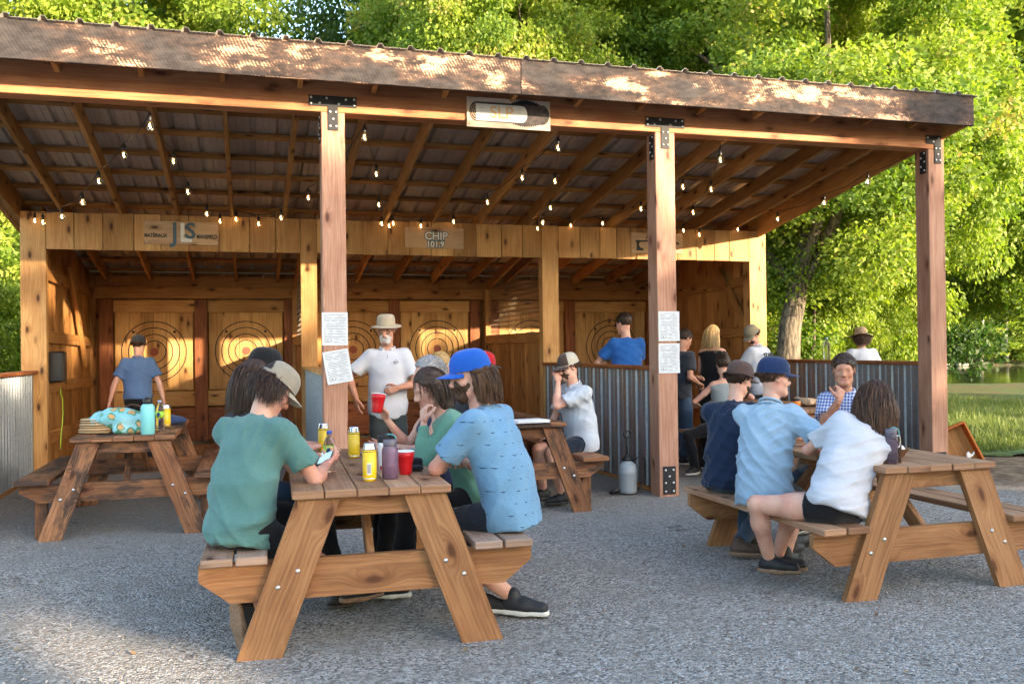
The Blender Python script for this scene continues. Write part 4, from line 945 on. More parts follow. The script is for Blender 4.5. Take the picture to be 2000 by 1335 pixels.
def person(label, base, yaw, pel=.56, lean=10, side=0, twist=0, s=.96, fem=0, head=(0, 0, 0), hands=None, feet=None, elbow=None, knee=None,
           skin=None, top=None, bottom=None, shoe=None, sleeve='short', legs='short', hair=None, hairc=None, cap=None, beard=None, glasses=None,
           fine=1., hem=-.10, handspec=None, bulk=1., group=None, collar=False, neck_up=.5, hunch=1.3, shoec=None, anklez=.08, tuck=False, tanktop=False, wr=1., headoff=(0, 0, 0), footdir=None, hipyaw=None, sole=None, lookhair=None):
    skin = skin or SK; bx, by = base; o = empty('person', (bx, by, 0), 0, label, 'person', group)
    W_ = lambda p: np.array([p[0]-bx, p[1]-by, p[2]])
    z = np.array([0, 0, 1.]); ya = R(yaw); f = np.array([math.cos(ya), math.sin(ya), 0]); r = np.array([math.sin(ya), -math.cos(ya), 0])
    hy = R(hipyaw) if hipyaw is not None else ya; fh = np.array([math.cos(hy), math.sin(hy), 0]); rh = np.array([math.sin(hy), -math.cos(hy), 0])
    le, si = R(lean), R(side)
    def spd(m): v = rot(z, -r, -le*m) if False else unit(z*math.cos(le*m)+f*math.sin(le*m)); return unit(v*math.cos(si*m)+r*math.sin(si*m))
    P0 = np.array([0, 0, pel]); d1, d2, d3 = spd(.6), spd(1.), spd(hunch)
    P1 = P0+d1*.165*s; P2 = P1+d2*.17*s; P3 = P2+d3*.165*s
    rc = rot(r, d3, -R(twist)); rc = unit(rc-d3*(rc @ d3)); fc = np.cross(d3, rc)
    rm = unit(r+rc*.6); rm = unit(rm-d2*(rm @ d2)); fm = np.cross(d2, rm)
    r1_ = unit(rh-d1*(rh @ d1)); f1_ = np.cross(d1, r1_)
    hw = (.168-.02*fem)*s; Sh = [P3-d3*.05*s-rc*hw+fc*.0, P3-d3*.05*s+rc*hw]      # left, right
    hp = (.088+.008*fem)*s; Hp = [P0-rh*hp-z*.03*s, P0+rh*hp-z*.03*s]
    # head frame
    hya, hpi, hro = R(head[0]), R(head[1]), R(head[2])
    hf = np.array([math.cos(hya)*math.cos(hpi), math.sin(hya)*math.cos(hpi), -math.sin(hpi)]); hr_ = np.array([math.sin(hya), -math.cos(hya), 0.])
    hu = np.cross(hr_, hf); hr_, hu = rot(hr_, hf, hro), rot(hu, hf, hro)
    nk = unit(d3*(1-neck_up)+z*neck_up); HC = P3+nk*.115*s+hu*.095*s+hf*.012*s+np.array(headoff)
    L = lambda x, y, z_: HC+(hr_*x+hf*y+hu*z_)*s
    AX = [hr_, hf, hu]
    # limbs
    arms = []; ua, fa = .285*s, .255*s
    for i in (0, 1):
        if hands is None or hands[i] is None: t = Sh[i]+np.array([0, 0, -.5])*s+f*.05; pole = -f
        else: t = W_(hands[i]); pole = None
        pl = elbow[i] if elbow and elbow[i] is not None else (-z*.8-f*.5+(r if i else -r)*.5)
        E, Hn = ik(Sh[i], t, ua, fa, pl); arms.append((Sh[i], E, Hn))
    lg = []; th, sn = .43*s, .415*s
    for i in (0, 1):
        if feet is None or feet[i] is None: lg.append(None); continue
        t = W_(feet[i]); t[2] += anklez if feet[i][2] < .001 else 0
        pl = knee[i] if knee and knee[i] is not None else (fh+z*.8)
        K, A = ik(Hp[i], t, th, sn, pl); lg.append((Hp[i], K, A))
    # ---------------- body
    H_ = .0095*fine; F = Field(H_)
    def torso(F, g=0., cut=None, k=.05, hips=True):
        b = bulk
        if hips: F.ell(P0-d1*.01*s, ((.158+.012*fem)*s*b+g, (.112+.008*fem)*s*b+g, .115*s+g), (r1_, f1_, d1), k=k, cut=cut)
        F.ell(P1+f1_*.005, ((.138-.016*fem)*s*b+g, .100*s*b+g, .14*s+g), (r1_, f1_, d1), k=k, cut=cut)
        F.ell(P2+fm*.004, ((.158-.018*fem)*s*b+g, (.112)*s*b+g, .155*s+g), (rm, fm, d2), k=k, cut=cut)
        F.cone(Sh[0]+rc*.025*s-fc*.005, Sh[1]-rc*.025*s-fc*.005, .062*s+g, .062*s+g, k=k, cut=cut)
        F.ell(P3-d3*.05*s-fc*.006, (.12*s+g, .075*s+g, .075*s+g), (rc, fc, d3), k=k, cut=cut)
        if fem:
            for q in (-1, 1): F.ell(P2+fm*.085*s+rm*.07*s*q+d2*.01, (.055*s+g, .05*s+g, .055*s+g), (rm, fm, d2), k=k, cut=cut)
    torso(F); F.cone(P3-d3*.03*s, HC-hu*.055*s-hf*.012*s, (.058-.006*fem)*s, (.052-.006*fem)*s, k=.03)
    am = 1-.16*fem
    for S_, E, Hn in arms:
        F.cone(S_, S_+(E-S_)*.45, .050*s*am, .046*s*am, k=.03); F.cone(S_+(E-S_)*.4, E, .046*s*am, .038*s*am, k=.02)
        F.cone(E, E+(Hn-E)*.3, .039*s*am, .041*s*am, k=.012); F.cone(E+(Hn-E)*.28, Hn, .041*s*am, .0255*s*am, k=.02)
    for q in lg:
        if q is None: continue
        a, K, A = q
        q = s*(.72 if legs == 'long' else 1)
        F.cone(a, a+(K-a)*.5, .085*q, .075*q, k=.03); F.cone(a+(K-a)*.45, K, .075*q, .054*q, k=.03); F.cone(K, K+(A-K)*.35, .053*q, .056*q, k=.02); F.cone(K+(A-K)*.33, A, .056*q, .036*s, k=.03)
    parts = [(*F.mesh(), 0)]
    # head
    F = Field(.0048*fine)
    F.ell(L(0, -.014, .034), (.0765*s, .096*s, .088*s), AX, k=.0); F.ell(L(0, .026, -.035), (.060*s, .064*s, .080*s), AX, k=.035)
    F.cone(L(-.043, .02, -.075), L(-.018, .066, -.098), .018*s, .017*s, k=.03); F.cone(L(.043, .02, -.075), L(.018, .066, -.098), .018*s, .017*s, k=.03)
    F.cone(L(-.016, .070, -.096), L(.016, .070, -.096), .018*s, .018*s, k=.02)
    F.cone(L(-.036, .068, .024), L(-.010, .079, .022), .011*s, .012*s, k=.015); F.cone(L(.036, .068, .024), L(.010, .079, .022), .011*s, .012*s, k=.015)
    for q in (-1, 1):
        F.ell(L(q*.040, .050, -.028), (.022*s, .022*s, .02*s), AX, k=.02)
        F.ell(L(q*.0325, .094, .003), (.017*s, .016*s, .0115*s), AX, k=.012, op='s')
        F.cone(L(q*.047, .066, -.002), L(q*.024, .074, -.0085), .0075*s, .0075*s, k=.006)
        F.cone(L(q*.045, .067, .0125), L(q*.024, .0755, .0125), .0065*s, .0065*s, k=.006)
        F.ell(L(q*.0775, -.006, .0), (.008*s, .018*s, .030*s), [rot(hr_, hu, -q*.35), rot(hf, hu, -q*.35), hu], k=.008); F.ell(L(q*.086, .0, .004), (.006*s, .010*s, .018*s), AX, k=.004, op='s')
    F.cone(L(0, .084, .014), L(0, .107, -.030), .0085*s, .0125*s, k=.012); F.cone(L(-.010, .096, -.035), L(.010, .096, -.035), .0095*s, .0095*s, k=.010)
    F.cone(L(-.018, .080, -.060), L(.018, .080, -.060), .009*s, .009*s, k=.008); F.cone(L(-.015, .079, -.073), L(.015, .079, -.073), .0095*s, .0095*s, k=.008)
    F.cone(L(-.022, .094, -.0655), L(.022, .094, -.0655), .0028*s, .0028*s, k=.004, op='s')
    F.cone(HC-hu*.06*s-hf*.015*s, P3+nk*.0, (.050-.006*fem)*s, (.056-.006*fem)*s, k=.035)
    v, fq = F.mesh(); ctr = v[fq].mean(1); lc = (ctr-HC) @ np.array(AX).T/s
    mi = np.where((np.abs(lc[:, 0]) < .024) & (lc[:, 2] > -.077) & (lc[:, 2] < -.055) & (lc[:, 1] > .083), 1, 0)
    parts.append((v, fq, mi))
    # hands
    for i, (S_, E, Hn) in enumerate(arms):
        hs = (handspec or [None, None])[i]
        if hs == 'skip': continue
        hs = hs or {}; F = Field(.0042*(1+(fine-1)*.6)); d = hs.get('d', Hn-E)
        hand(F, Hn, d, hs.get('n', -z), s*(1.0-.06*fem), (1 if i else -1)*hs.get('flip', 1), hs.get('curl', .45), hs.get('spread', .12), hs.get('thumb', .6)); parts.append((*F.mesh(), 0))
    mesh_obj('body', parts, [skin, LIP], o)
    # eyes and brows
    for q in (-1, 1):
        b = MB(); b.sphere(L(q*.0325, .0655, .002), .0125*s, 6); b.sphere(L(q*.0325, .0735, .002), .0058*s, 5, mi=1); b.build('eye', [EYEW, IRIS], o, smooth=True)
    if hairc is not None:
        F = Field(.0035)
        for q in (-1, 1): F.cone(L(q*.046, .069, .0285), L(q*.017, .0865, .0275), .0032*s, .0042*s, k=.002)
        mesh_obj('eyebrows', [(*F.mesh(), 0)], hairc, o)
    # ---------------- hair
    AXm = np.array(AX); g = np.random.default_rng(int(abs(bx*97+by*31)*10))
    if hair:
        kind = hair['kind']; th_ = hair.get('t', .012)
        F = Field(.006*fine); fr = hair.get('front', .052)
        F.ell(L(0, -.018, .040), ((.0775+th_*.8)*s, (.096+th_)*s, (.088+th_)*s), AX, k=0, cut=[(L(0, fr, .02), unit(hf*1-hu*.75)), (L(0, 0, hair.get('low', -.055)), unit(-hu-hf*.25)), ])
        if kind == 'long':
            bk_ = hair.get('len', .3); pts = [L(0, -.055, .0), L(0, -.075, -.09), HC-hu*.06*s-hf*.085*s-z*bk_*s*.6, HC-hf*.10*s-z*bk_*s]
            for a, c, ra, rb in ((0, 1, .072, .068), (1, 2, .066, .055), (2, 3, .052, .028)): F.cone(pts[a], pts[c], ra*s, rb*s, k=.03, flat=(list(hf), .62))
        if kind == 'bob':
            bk_ = hair.get('len', .10)
            for q in (-1, 1): F.cone(L(q*.055, -.03, .02), L(q*.052, -.035, -.06-bk_*.5), .040*s, .034*s, k=.03)
            F.cone(L(0, -.06, 0), L(0, -.06, -.07-bk_*.6), .06*s, .052*s, k=.03)
        if kind == 'bun':
            c = hair.get('c', (0, -.09, .10)); F.ell(L(*c), (.036*s, .034*s, .032*s), AX, k=.012)
        if kind == 'pony':
            F.ell(L(0, -.11, .02), (.026*s, .03*s, .026*s), AX, k=.012); F.cone(L(0, -.125, .01), L(hair.get('px', .0), -.15, -.09), .026*s, .032*s, k=.02); F.cone(L(hair.get('px', .0), -.15, -.09), L(hair.get('px', .0)*1.5, -.13, -.24), .032*s, .014*s, k=.02)
        if cap and kind != 'bun':
            tl = cap.get('tilt', 0.); F.p = [(f_, a_, b_, op_, k_, (c_ or [])+[(L(0, 0, .034), hu)]) for f_, a_, b_, op_, k_, c_ in F.p]
        gg = g.normal(size=(6, 3))*120; ph = g.random(6)*6
        amp = hair.get('amp', .0025)
        v, fq = F.mesh(lambda P: amp*sum(np.sin(P @ gg[i]+ph[i]) for i in range(6))/2)
        ho = mesh_obj('hair', [(v, fq, 0)], hairc, o); at = ho.data.attributes.new('rnd', 'FLOAT', 'FACE'); at.data.foreach_set('value', np.full(len(fq), .35, np.float32))
        ns = int(hair.get('n', 500)*2.4/fine**.9)
        if ns:
            u = g.normal(size=(ns*3, 3)); u /= np.linalg.norm(u, axis=1)[:, None]
            zt_ = -.06 if cap else 2.
            u = g.normal(size=(ns*(14 if cap else 5), 3)); u /= np.linalg.norm(u, axis=1)[:, None]
            u = u[(u[:, 2] > hair.get('zlo', -.35)) & (u[:, 1] < .35+.5*u[:, 2]) & (u[:, 2] < zt_)][:ns]
            hrad = np.array([.0775+th_*.75, .096+th_*.95, .088+th_*.95])*s; roots = (HC-hf*.018*s+hu*.040*s)+(u*hrad) @ AXm
            if kind in ('short',): dr = (u*np.array([1, 1, .6])+np.array([0, -.6, -.5])) @ AXm; nn, st = 3, .008
            elif kind == 'curly': dr = (u*1.0+np.array([0, -.3, -.5])) @ AXm+g.normal(0, .5, (len(u), 3)); nn, st = 7, .011
            else: dr = (u*np.array([.34, .25, .1])+np.array([0, -.55, -.75 if cap else -.45])) @ AXm; nn, st = hair.get('seg', 14), hair.get('len', .3)*s/hair.get('seg', 14)*1.35
            if kind in ('bun', 'pony'): dr = (np.array([[0, -.11, .06]])-u*np.array([.08, .1, .09])) @ AXm; nn, st = 4, .014
            push = [(P3-fc*.0, .105*s), (Sh[0], .075*s), (Sh[1], .075*s), (P2, .135*s)] if kind == 'long' else None
            strands('hair_strands', roots, dr, nn, st, hairc, o, grav=hair.get('grav', .28 if kind in ('long', 'bob') else .12), curl=hair.get('curl', .0015), cf=hair.get('cf', 4.), hc=HC-hf*.016*s+hu*.036*s, hr=hrad*.985, ax=AXm, wid=hair.get('wid', .0022)*.62*fine, seed=5, push=push)
    if beard:
        F = Field(.0055*fine); t = beard.get('t', .01); lo_ = beard.get('drop', 0)
        ct = [(L(0, 0, beard.get('top', -.022)), unit(hu-hf*.25)), (L(0, .012, 0), unit(-hf-hu*.1))]
        F.ell(L(0, .030, -.045), ((.060+t*.6)*s, (.062+t)*s, (.068+t)*s), AX, k=0, cut=ct); F.cone(L(-.02, .064, -.095-lo_*.5), L(.02, .064, -.095-lo_*.5), (.022+t)*s, (.022+t)*s, k=.02)
        if lo_: F.cone(L(0, .06, -.10), L(0, .055, -.11-lo_), .035*s, .018*s, k=.02)
        F.ell(L(0, .112, -.060), (.025*s, .022*s, .014*s), AX, k=.008, op='s')
        F.cone(L(-.025, .087, -.054), L(.025, .087, -.054), .0055*s, .0055*s, k=.004)
        gg = g.normal(size=(5, 3))*170; v, fq = F.mesh(lambda P: .0008*sum(np.sin(P @ gg[i]+i) for i in range(5)))
        bo = mesh_obj('beard', [(v, fq, 0)], beard['m'], o); at = bo.data.attributes.new('rnd', 'FLOAT', 'FACE'); at.data.foreach_set('value', np.full(len(fq), .35, np.float32))
        ns = int(150/fine)
        if not beard.get('smooth'):
            u = g.normal(size=(ns*6, 3)); u /= np.linalg.norm(u, axis=1)[:, None]; pz = u*np.array([.060+t*.6, .062+t, .068+t])+np.array([0, .03, -.045])
            mk_ = (pz[:, 1] > .04) & (pz[:, 2] < -.03+.3*(pz[:, 1]-.03)*0) & (pz[:, 1] > .012) & (np.abs(pz[:, 2]+.060)+np.abs(pz[:, 0]) > .03); pz, u = pz[mk_][:ns], u[mk_][:ns]
            strands('beard_strands', HC+(pz*s) @ AXm, (u*.5+np.array([0, .1, -1.])) @ AXm, 3, .006, beard['m'], o, grav=.1, wid=.0009, hc=HC+0*hu, hr=np.array([.02, .02, .02]), ax=AXm)
    # ---------------- hats
    if cap: headwear(o, cap, L, AX, s, HC, hr_, hf, hu)
    if glasses:
        b = MB(); gy, gz_, wd, hh_ = .088, .004, .0265, .0175
        for q in (-1, 1):
            ring = [L(q*(.0325+wd*.93*math.cos(a)), gy-.004*abs(math.cos(a))*(1 if math.cos(a)*q > 0 else 0)*2, gz_+hh_*math.sin(a)) for a in np.linspace(0, 6.283, 17)]; b.tube(ring, .0023*s, 5, cap=False)
            b.tube([L(q*.058, gy-.008, gz_+.008), L(q*.078, .02, gz_+.010), L(q*.080, -.02, gz_+.002)], .0024*s, 5)
        b.tube([L(-.008, gy, gz_+.006), L(.008, gy, gz_+.006)], .0015*s, 5); go = b.build('glasses', M['black'], o)
        gm_ = glasses if not isinstance(glasses, bool) else CLEARG
        b = MB()
        for q in (-1, 1): b.lathe([(.0001, 0), (.0245*s, .0004), (.0245*s, .0012), (.0001, .0016)], L(q*.0325, gy-.001, gz_), 16, 0, hf)
        b.build('lenses', gm_, go)
    # ---------------- clothes
    if top:
        gp = .013; F = Field(.0088*fine)
        hemz = P0+d1*hem*s; cuts = [(hemz, -d1)]; neckc = (P3+d3*(.012 if not tanktop else -.05)*s-fc*.0, unit(d3*1+fc*.12))
        torso(F, gp, cuts+[neckc], k=.05)
        lo_ = P0+d1*(hem-.06)*s; bk2 = (.150-.018*fem)*s*bulk
        F.cone(P2-d2*.02*s-fm*.006, P1-f1_*.004, bk2+.006, bk2+.010, k=.05, cut=cuts, flat=(list(fm), .74)); F.cone(P1-f1_*.004, lo_-f1_*.008, bk2+.010, bk2+.022+.02*fem, k=.05, cut=cuts, flat=(list(f1_), .80))
        if hem < -.02: F.ell(P0-d1*.03*s, ((.165+.012*fem)*s*bulk+gp, (.120+.008*fem)*s*bulk+gp, .16*s), (r1_, f1_, d1), k=.04, cut=cuts)
        F.cone(P3-d3*.01*s, P3+nk*.030*s, .064*s, .058*s, k=.03, cut=[(P3+nk*.022*s+fc*-.01, unit(nk+fc*.45))]) if not tanktop else None
        if not tanktop:
            for S_, E, Hn in arms:
                u = unit(E-S_); Ls = np.linalg.norm(E-S_)*(.70 if sleeve == 'short' else 1.)
                gz = .019 if sleeve == 'short' else .010; ft = (1.0 if sleeve == 'short' else 1.0)
                F.cone(S_-u*.02, S_+u*Ls*1.2, (.055*am*s+.013), (.050*am*s+gz+(.010 if sleeve == 'short' else 0)), k=.045, cut=[(S_+u*Ls, unit(u-z*.15))])
                if sleeve == 'long':
                    F.cone(E, E+(Hn-E)*.5, .043*s*am+.010, .039*s*am+.009, k=.015); F.cone(E+(Hn-E)*.5, Hn, .038*s*am+.009, .030*s*am+.006, k=.01, cut=[(E+(Hn-E)*.93, unit(Hn-E))])
        else:
            for q in (0, 1): F.cone(P3-d3*.07*s+(Sh[q]-P3)*.45, P3+d3*.02*s+(Sh[q]-P3)*.40, .032*s, .022*s, k=.02)
        v, fq = F.mesh(wrinkle(int(g.integers(1e6)), .0085*wr, .9)); so_ = mesh_obj('shirt', [(v, fq, 0)], top, o)
        if collar:
            F = Field(.006*fine)
            n0 = P3+nk*.022*s-fc*.004; rr_ = .072*s
            for j in range(-7, 8):
                a = j/7*2.7; q = n0-fc*math.cos(a)*rr_*.95+rc*math.sin(a)*rr_+nk*(.020-.022*(1-math.cos(a))*.5)*s
                a2 = (j+1)/7*2.7; q2 = n0-fc*math.cos(a2)*rr_*.95+rc*math.sin(a2)*rr_+nk*(.020-.022*(1-math.cos(a2))*.5)*s
                if j < 7: F.cone(q+nk*.012*s, q2+nk*.012*s, .0085, .0085, k=.004)
                if j < 7: F.cone(q-nk*.018*s-unit(n0-q)*.008, q2-nk*.018*s-unit(n0-q2)*.008, .0075, .0075, k=.012)
            for q in (-1, 1):
                a = 2.55*q; c0 = n0-fc*math.cos(a)*rr_+rc*math.sin(a)*rr_*1.1; F.cone(c0+nk*.0, c0+fc*.012-nk*.045*s+rc*q*.02, .010, .006, k=.01)
            mesh_obj('collar', [(*F.mesh(), 0)], top, so_)
    if bottom:
        F = Field(.0092*fine); gp = .012; cuts = [(P0+d1*.105*s, d1)]
        F.ell(P0-d1*.01*s, ((.158+.012*fem)*s*bulk+gp, (.112+.008*fem)*s*bulk+gp, .125*s+gp), (r1_, f1_, d1), k=.04, cut=cuts)
        for q in lg:
            if q is None: continue
            a, K, A = q; u = unit(K-a); Lk = np.linalg.norm(K-a)
            if legs in ('short', 'mini'):
                fr_ = .80 if legs == 'short' else .30
                F.cone(a, a+u*Lk*1.1, .094*s, (.082 if legs == 'short' else .088)*s, k=.035, cut=[(a+u*Lk*fr_, u)])
            else:
                F.cone(a, a+u*Lk*.5, .094*s, .082*s, k=.035); F.cone(a+u*Lk*.5, K, .082*s, .064*s, k=.03); u2 = unit(A-K); L2 = np.linalg.norm(A-K)
                F.cone(K, K+u2*L2*.5, .064*s, .062*s, k=.02); F.cone(K+u2*L2*.5, K+u2*L2, .062*s, .058*s, k=.02, cut=[(K+u2*L2*.97, u2)])
        v, fq = F.mesh(wrinkle(int(g.integers(1e6)), .006, .9)); mesh_obj('shorts' if legs != 'long' else 'trousers', [(v, fq, 0)], bottom, o)
    if shoe:
        for i, q in enumerate(lg):
            if q is None: continue
            A = q[2]; fd = unit((list(footdir[i])+[0])[:3]) if footdir and footdir[i] is not None else fh
            rt = unit(np.cross(fd, z)); up = np.cross(rt, fd); F = Field(.0068*fine)
            heel = A-up*.035*s-fd*.028*s; toe = A-up*.045*s+fd*.155*s
            F.cone(heel, A-up*.038*s+fd*.06*s, .038*s, .040*s, k=.02); F.cone(A-up*.035*s+fd*.05*s, toe, .040*s, .030*s, k=.03, flat=(list(rt), 1.15)); F.cone(A-up*.02*s, A+up*.015*s-fd*.005, .043*s, .040*s, k=.02)
            cutz = A-up*.060*s
            v, fq = F.mesh(); v = v.copy(); dd = (v-cutz) @ up; m = dd < 0; v[m] -= dd[m][:, None]*up
            so2 = mesh_obj('shoe', [(v, fq, 0)], shoe, o)
            F = Field(.0068*fine); ml = A-up*.068*s
            F.cone(ml-fd*.034*s, ml+fd*.05*s, .043*s, .043*s, k=.0, cut=[(ml+up*.012, up), (ml-up*.012, -up)]); F.cone(ml+fd*.05*s, ml+fd*.158*s, .044*s, .034*s, k=.02, cut=[(ml+up*.012, up), (ml-up*.012, -up)])
            mesh_obj('sole', [(*F.mesh(), 0)], sole or SOLEW, so2)

    o_info[o.name] = dict(HC=HC+np.array([bx, by, 0]), hands=[a[2]+np.array([bx, by, 0]) for a in arms], L=L, P3=P3, P2=P2, d2=d2, fm=fm, rm=rm)
    return o
o_info = {}
SOLEW = plain('pale_rubber', (.55, .54, .5), .7); SOLEB = plain('dark_rubber', (.03, .028, .026), .7); SOLET = varied('tan_rubber', (.24, .15, .09), (.15, .09, .055), 90, bscale=120, bump=.8)
SHB = plain('black_shoe', (.015, .015, .017), .6); SHN = varied('brown_boot', (.09, .055, .035), (.04, .025, .018), 12)
CLEARG = plain('clear_lens', (.9, .9, .9), .05, Transmission_Weight=1., IOR=1.0); DARKG = plain('dark_lens', (.01, .01, .012), .08)
def headwear(o, cap, L, AX, s, HC, hr_, hf, hu):
    kind = cap['kind']; b = MB(); n = 36
    tilt = cap.get('tilt', 0.)
    hz0 = .045+cap.get('up', 0.)
    def P(x, y, z_): y2 = y*math.cos(tilt)-z_*math.sin(tilt); z2 = y*math.sin(tilt)+z_*math.cos(tilt); return Vector(L(x, y2-.012, z2+hz0))
    back = cap.get('back', False); sg = -1 if back else 1; mats = [cap['m'], cap.get('m2', cap['m']), cap.get('m3', cap['m'])]
    if kind == 'ball':
        n = 72; wide = cap.get('wide', 1.03); rx, ry, rz = .0885*wide, .1085*wide, .098; z0 = -.012; rings = 20; vs = []; fs = []; mi = []
        for i in range(rings+1):
            t = i/rings*PI/2*1.0; zz = z0+(rz-z0)*math.sin(t)**(.9); sc = math.cos(t)**.62 if t < PI/2-1e-6 else 0
            for j in range(n):
                a = 2*PI*j/n; gr = 1-.012*(math.cos(3*a)**40)
                vs.append(P(rx*sc*math.cos(a)*gr, ry*sc*math.sin(a)*gr+.004, zz))
        front = []
        for i in range(rings):
            for j in range(n):
                k = (j+1) % n; fs.append((i*n+j, i*n+k, (i+1)*n+k, (i+1)*n+j)); a = 2*PI*(j+.5)/n
                fr = math.sin(a)*sg > .42; mi.append(0 if fr else 1)
                da = math.atan2(math.cos(a), -math.sin(a)*sg)
                if cap.get('arch') and (da/.52)**2+((i-2)/7.5)**2 < 1 and i >= 2: mi[-1] = 2
        bb = MB(); bb.add(vs, fs, [[(0, 0)]*4]*len(fs)); bb.mi = mi; c_ = bb.build('cap', mats, o, smooth=True)
        bb = MB(); 
        rim = [P(rx*math.cos(a)*1.003, ry*math.sin(a)*1.003+.004, z0+.0015) for a in np.linspace(0, 2*PI, n+1)]; bb.tube(rim, .003*s, 5, cap=False)
        bb.sphere(P(0, .004, rz+.001), .0055*s, 5, sc=(1, 1, .6))
        bb.build('cap_trim', mats[1] if not cap.get('trim') else cap['trim'], c_, smooth=True)
        # visor
        vs = []; fs = []; nu, nv = 16, 7; flat_ = cap.get('flat', .016)
        for lay in (0, 1):
            for iv in range(nv+1):
                for iu in range(nu+1):
                    a = (iu/nu-.5)*2*1.02; e = math.cos(a/1.02*PI/2)**.55 if abs(a) < 1.02 else 0; w_ = .074*e*iv/nv
                    x = math.sin(a)*(rx*.995+w_*.28); y = math.cos(a)*ry*.985+w_+.004-.010*(1-math.cos(a)); zz = z0+.002-lay*.0035-flat_*(math.sin(a)**2)*(1+iv/nv*.6)-.012*(iv/nv)
                    vs.append(P(x, y*sg, zz))
        m = (nu+1)*(nv+1)
        for iv in range(nv):
            for iu in range(nu):
                k = iv*(nu+1)+iu; q = (k, k+1, k+nu+2, k+nu+1); q2 = tuple(m+t for t in q)[::-1]; fs += [q, q2]
        for iu in range(nu): k = nv*(nu+1)+iu; fs.append((k, k+1, m+k+1, m+k))
        bb = MB(); bb.add(vs, fs, [[(0, 0)]*4]*len(fs)); bb.build('visor', cap.get('visor', mats[0]), c_, smooth=True)
        if cap.get('badge'):
            bb = MB(); bb.lathe([(.0, .0), (.013*s, .0), (.013*s, .0025), (.0, .0035)], P(0, (ry*.955+.004)*sg, .038), 12, 0, tuple(Vector(hf)*sg+Vector(hu)*.3)); bb.build('badge', cap['badge'], c_)
        return c_
    # brimmed hats
    rx, ry = .088, .108; pr = cap['prof']      # (scale, height) up the crown
    vs = []; fs = []; mi = []; bw = cap['brim']; dr = cap.get('drop', .02); rows = []
    for t in (1., .75, .5, .25, 0.): rows.append(('b', t))
    for q in pr: rows.append(('c', q))
    for ty, q in rows:
        for j in range(n):
            a = 2*PI*j/n
            if ty == 'b': w_ = bw*q*(1+.06*math.sin(2*a+1)); x = (rx+w_)*math.cos(a); y = (ry+w_)*math.sin(a); zz = -.006-dr*q**1.3*(1+cap.get('wav', .4)*math.cos(2*a+.6))
            else: x = rx*q[0]*math.cos(a); y = ry*q[0]*math.sin(a); zz = q[1]-(cap.get('dent', 0) if q[0] < .3 else 0)
            vs.append(P(x, y, zz))
    for i in range(len(rows)-1):
        for j in range(n):
            k = (j+1) % n; fs.append((i*n+j, i*n+k, (i+1)*n+k, (i+1)*n+j)); mi.append(1 if i == 4 and cap.get('m2') else 0)
    k0 = len(vs); vs += [Vector(p)-Vector(hu)*.0028 for p in vs[:5*n]]; 
    for i in range(4):
        for j in range(n):
            k = (j+1) % n; fs.append((k0+i*n+k, k0+i*n+j, k0+(i+1)*n+j, k0+(i+1)*n+k)); mi.append(0)
    for j in range(n): k = (j+1) % n; fs.append((j, k0+j, k0+k, k)); mi.append(0)
    bb = MB(); bb.add(vs, fs, [[(0, 0)]*4]*len(fs)); bb.mi = mi; return bb.build('hat', mats, o, smooth=True)
# ================================================================ PICNIC TABLES
def prism(b, quad, y0, y1, off=None, r=None, mi=0):
    """plank whose face is a polygon in the x-z plane (first edge pair gives the grain)"""
    q = [Vector((p[0], 0, p[1])) for p in quad]; n = len(q); L = (q[1]-q[0]); ln = L.length; L.normalize(); off = off or (rnd.random()*20, rnd.random()*20)
    S = Vector((-L.z, 0, L.x)); uv = lambda p, k=0: ((p-q[0]).dot(L)+off[0], (p-q[0]).dot(S)+off[1]+k)
    vs = [(p.x, y0, p.z) for p in q]+[(p.x, y1, p.z) for p in q]
    fs = [tuple(range(n)), tuple(range(2*n-1, n-1, -1))]; us = [[uv(p) for p in q], [uv(p) for p in q[::-1]]]
    for i in range(n):
        j = (i+1) % n; fs.append((i, n+i, n+j, j)); a, c = uv(q[i]), uv(q[j])
        us.append([(a[0], a[1]+.3), (a[0], a[1]+.3+(y1-y0)), (c[0], c[1]+.3+(y1-y0)+.01), (c[0], c[1]+.3)])
    a = sum(q[i].x*q[(i+1) % n].z-q[(i+1) % n].x*q[i].z for i in range(n))
    if a < 0: fs = [f[::-1] for f in fs]; us = [u[::-1] for u in us]
    b.add(vs, fs, us, mi, r)
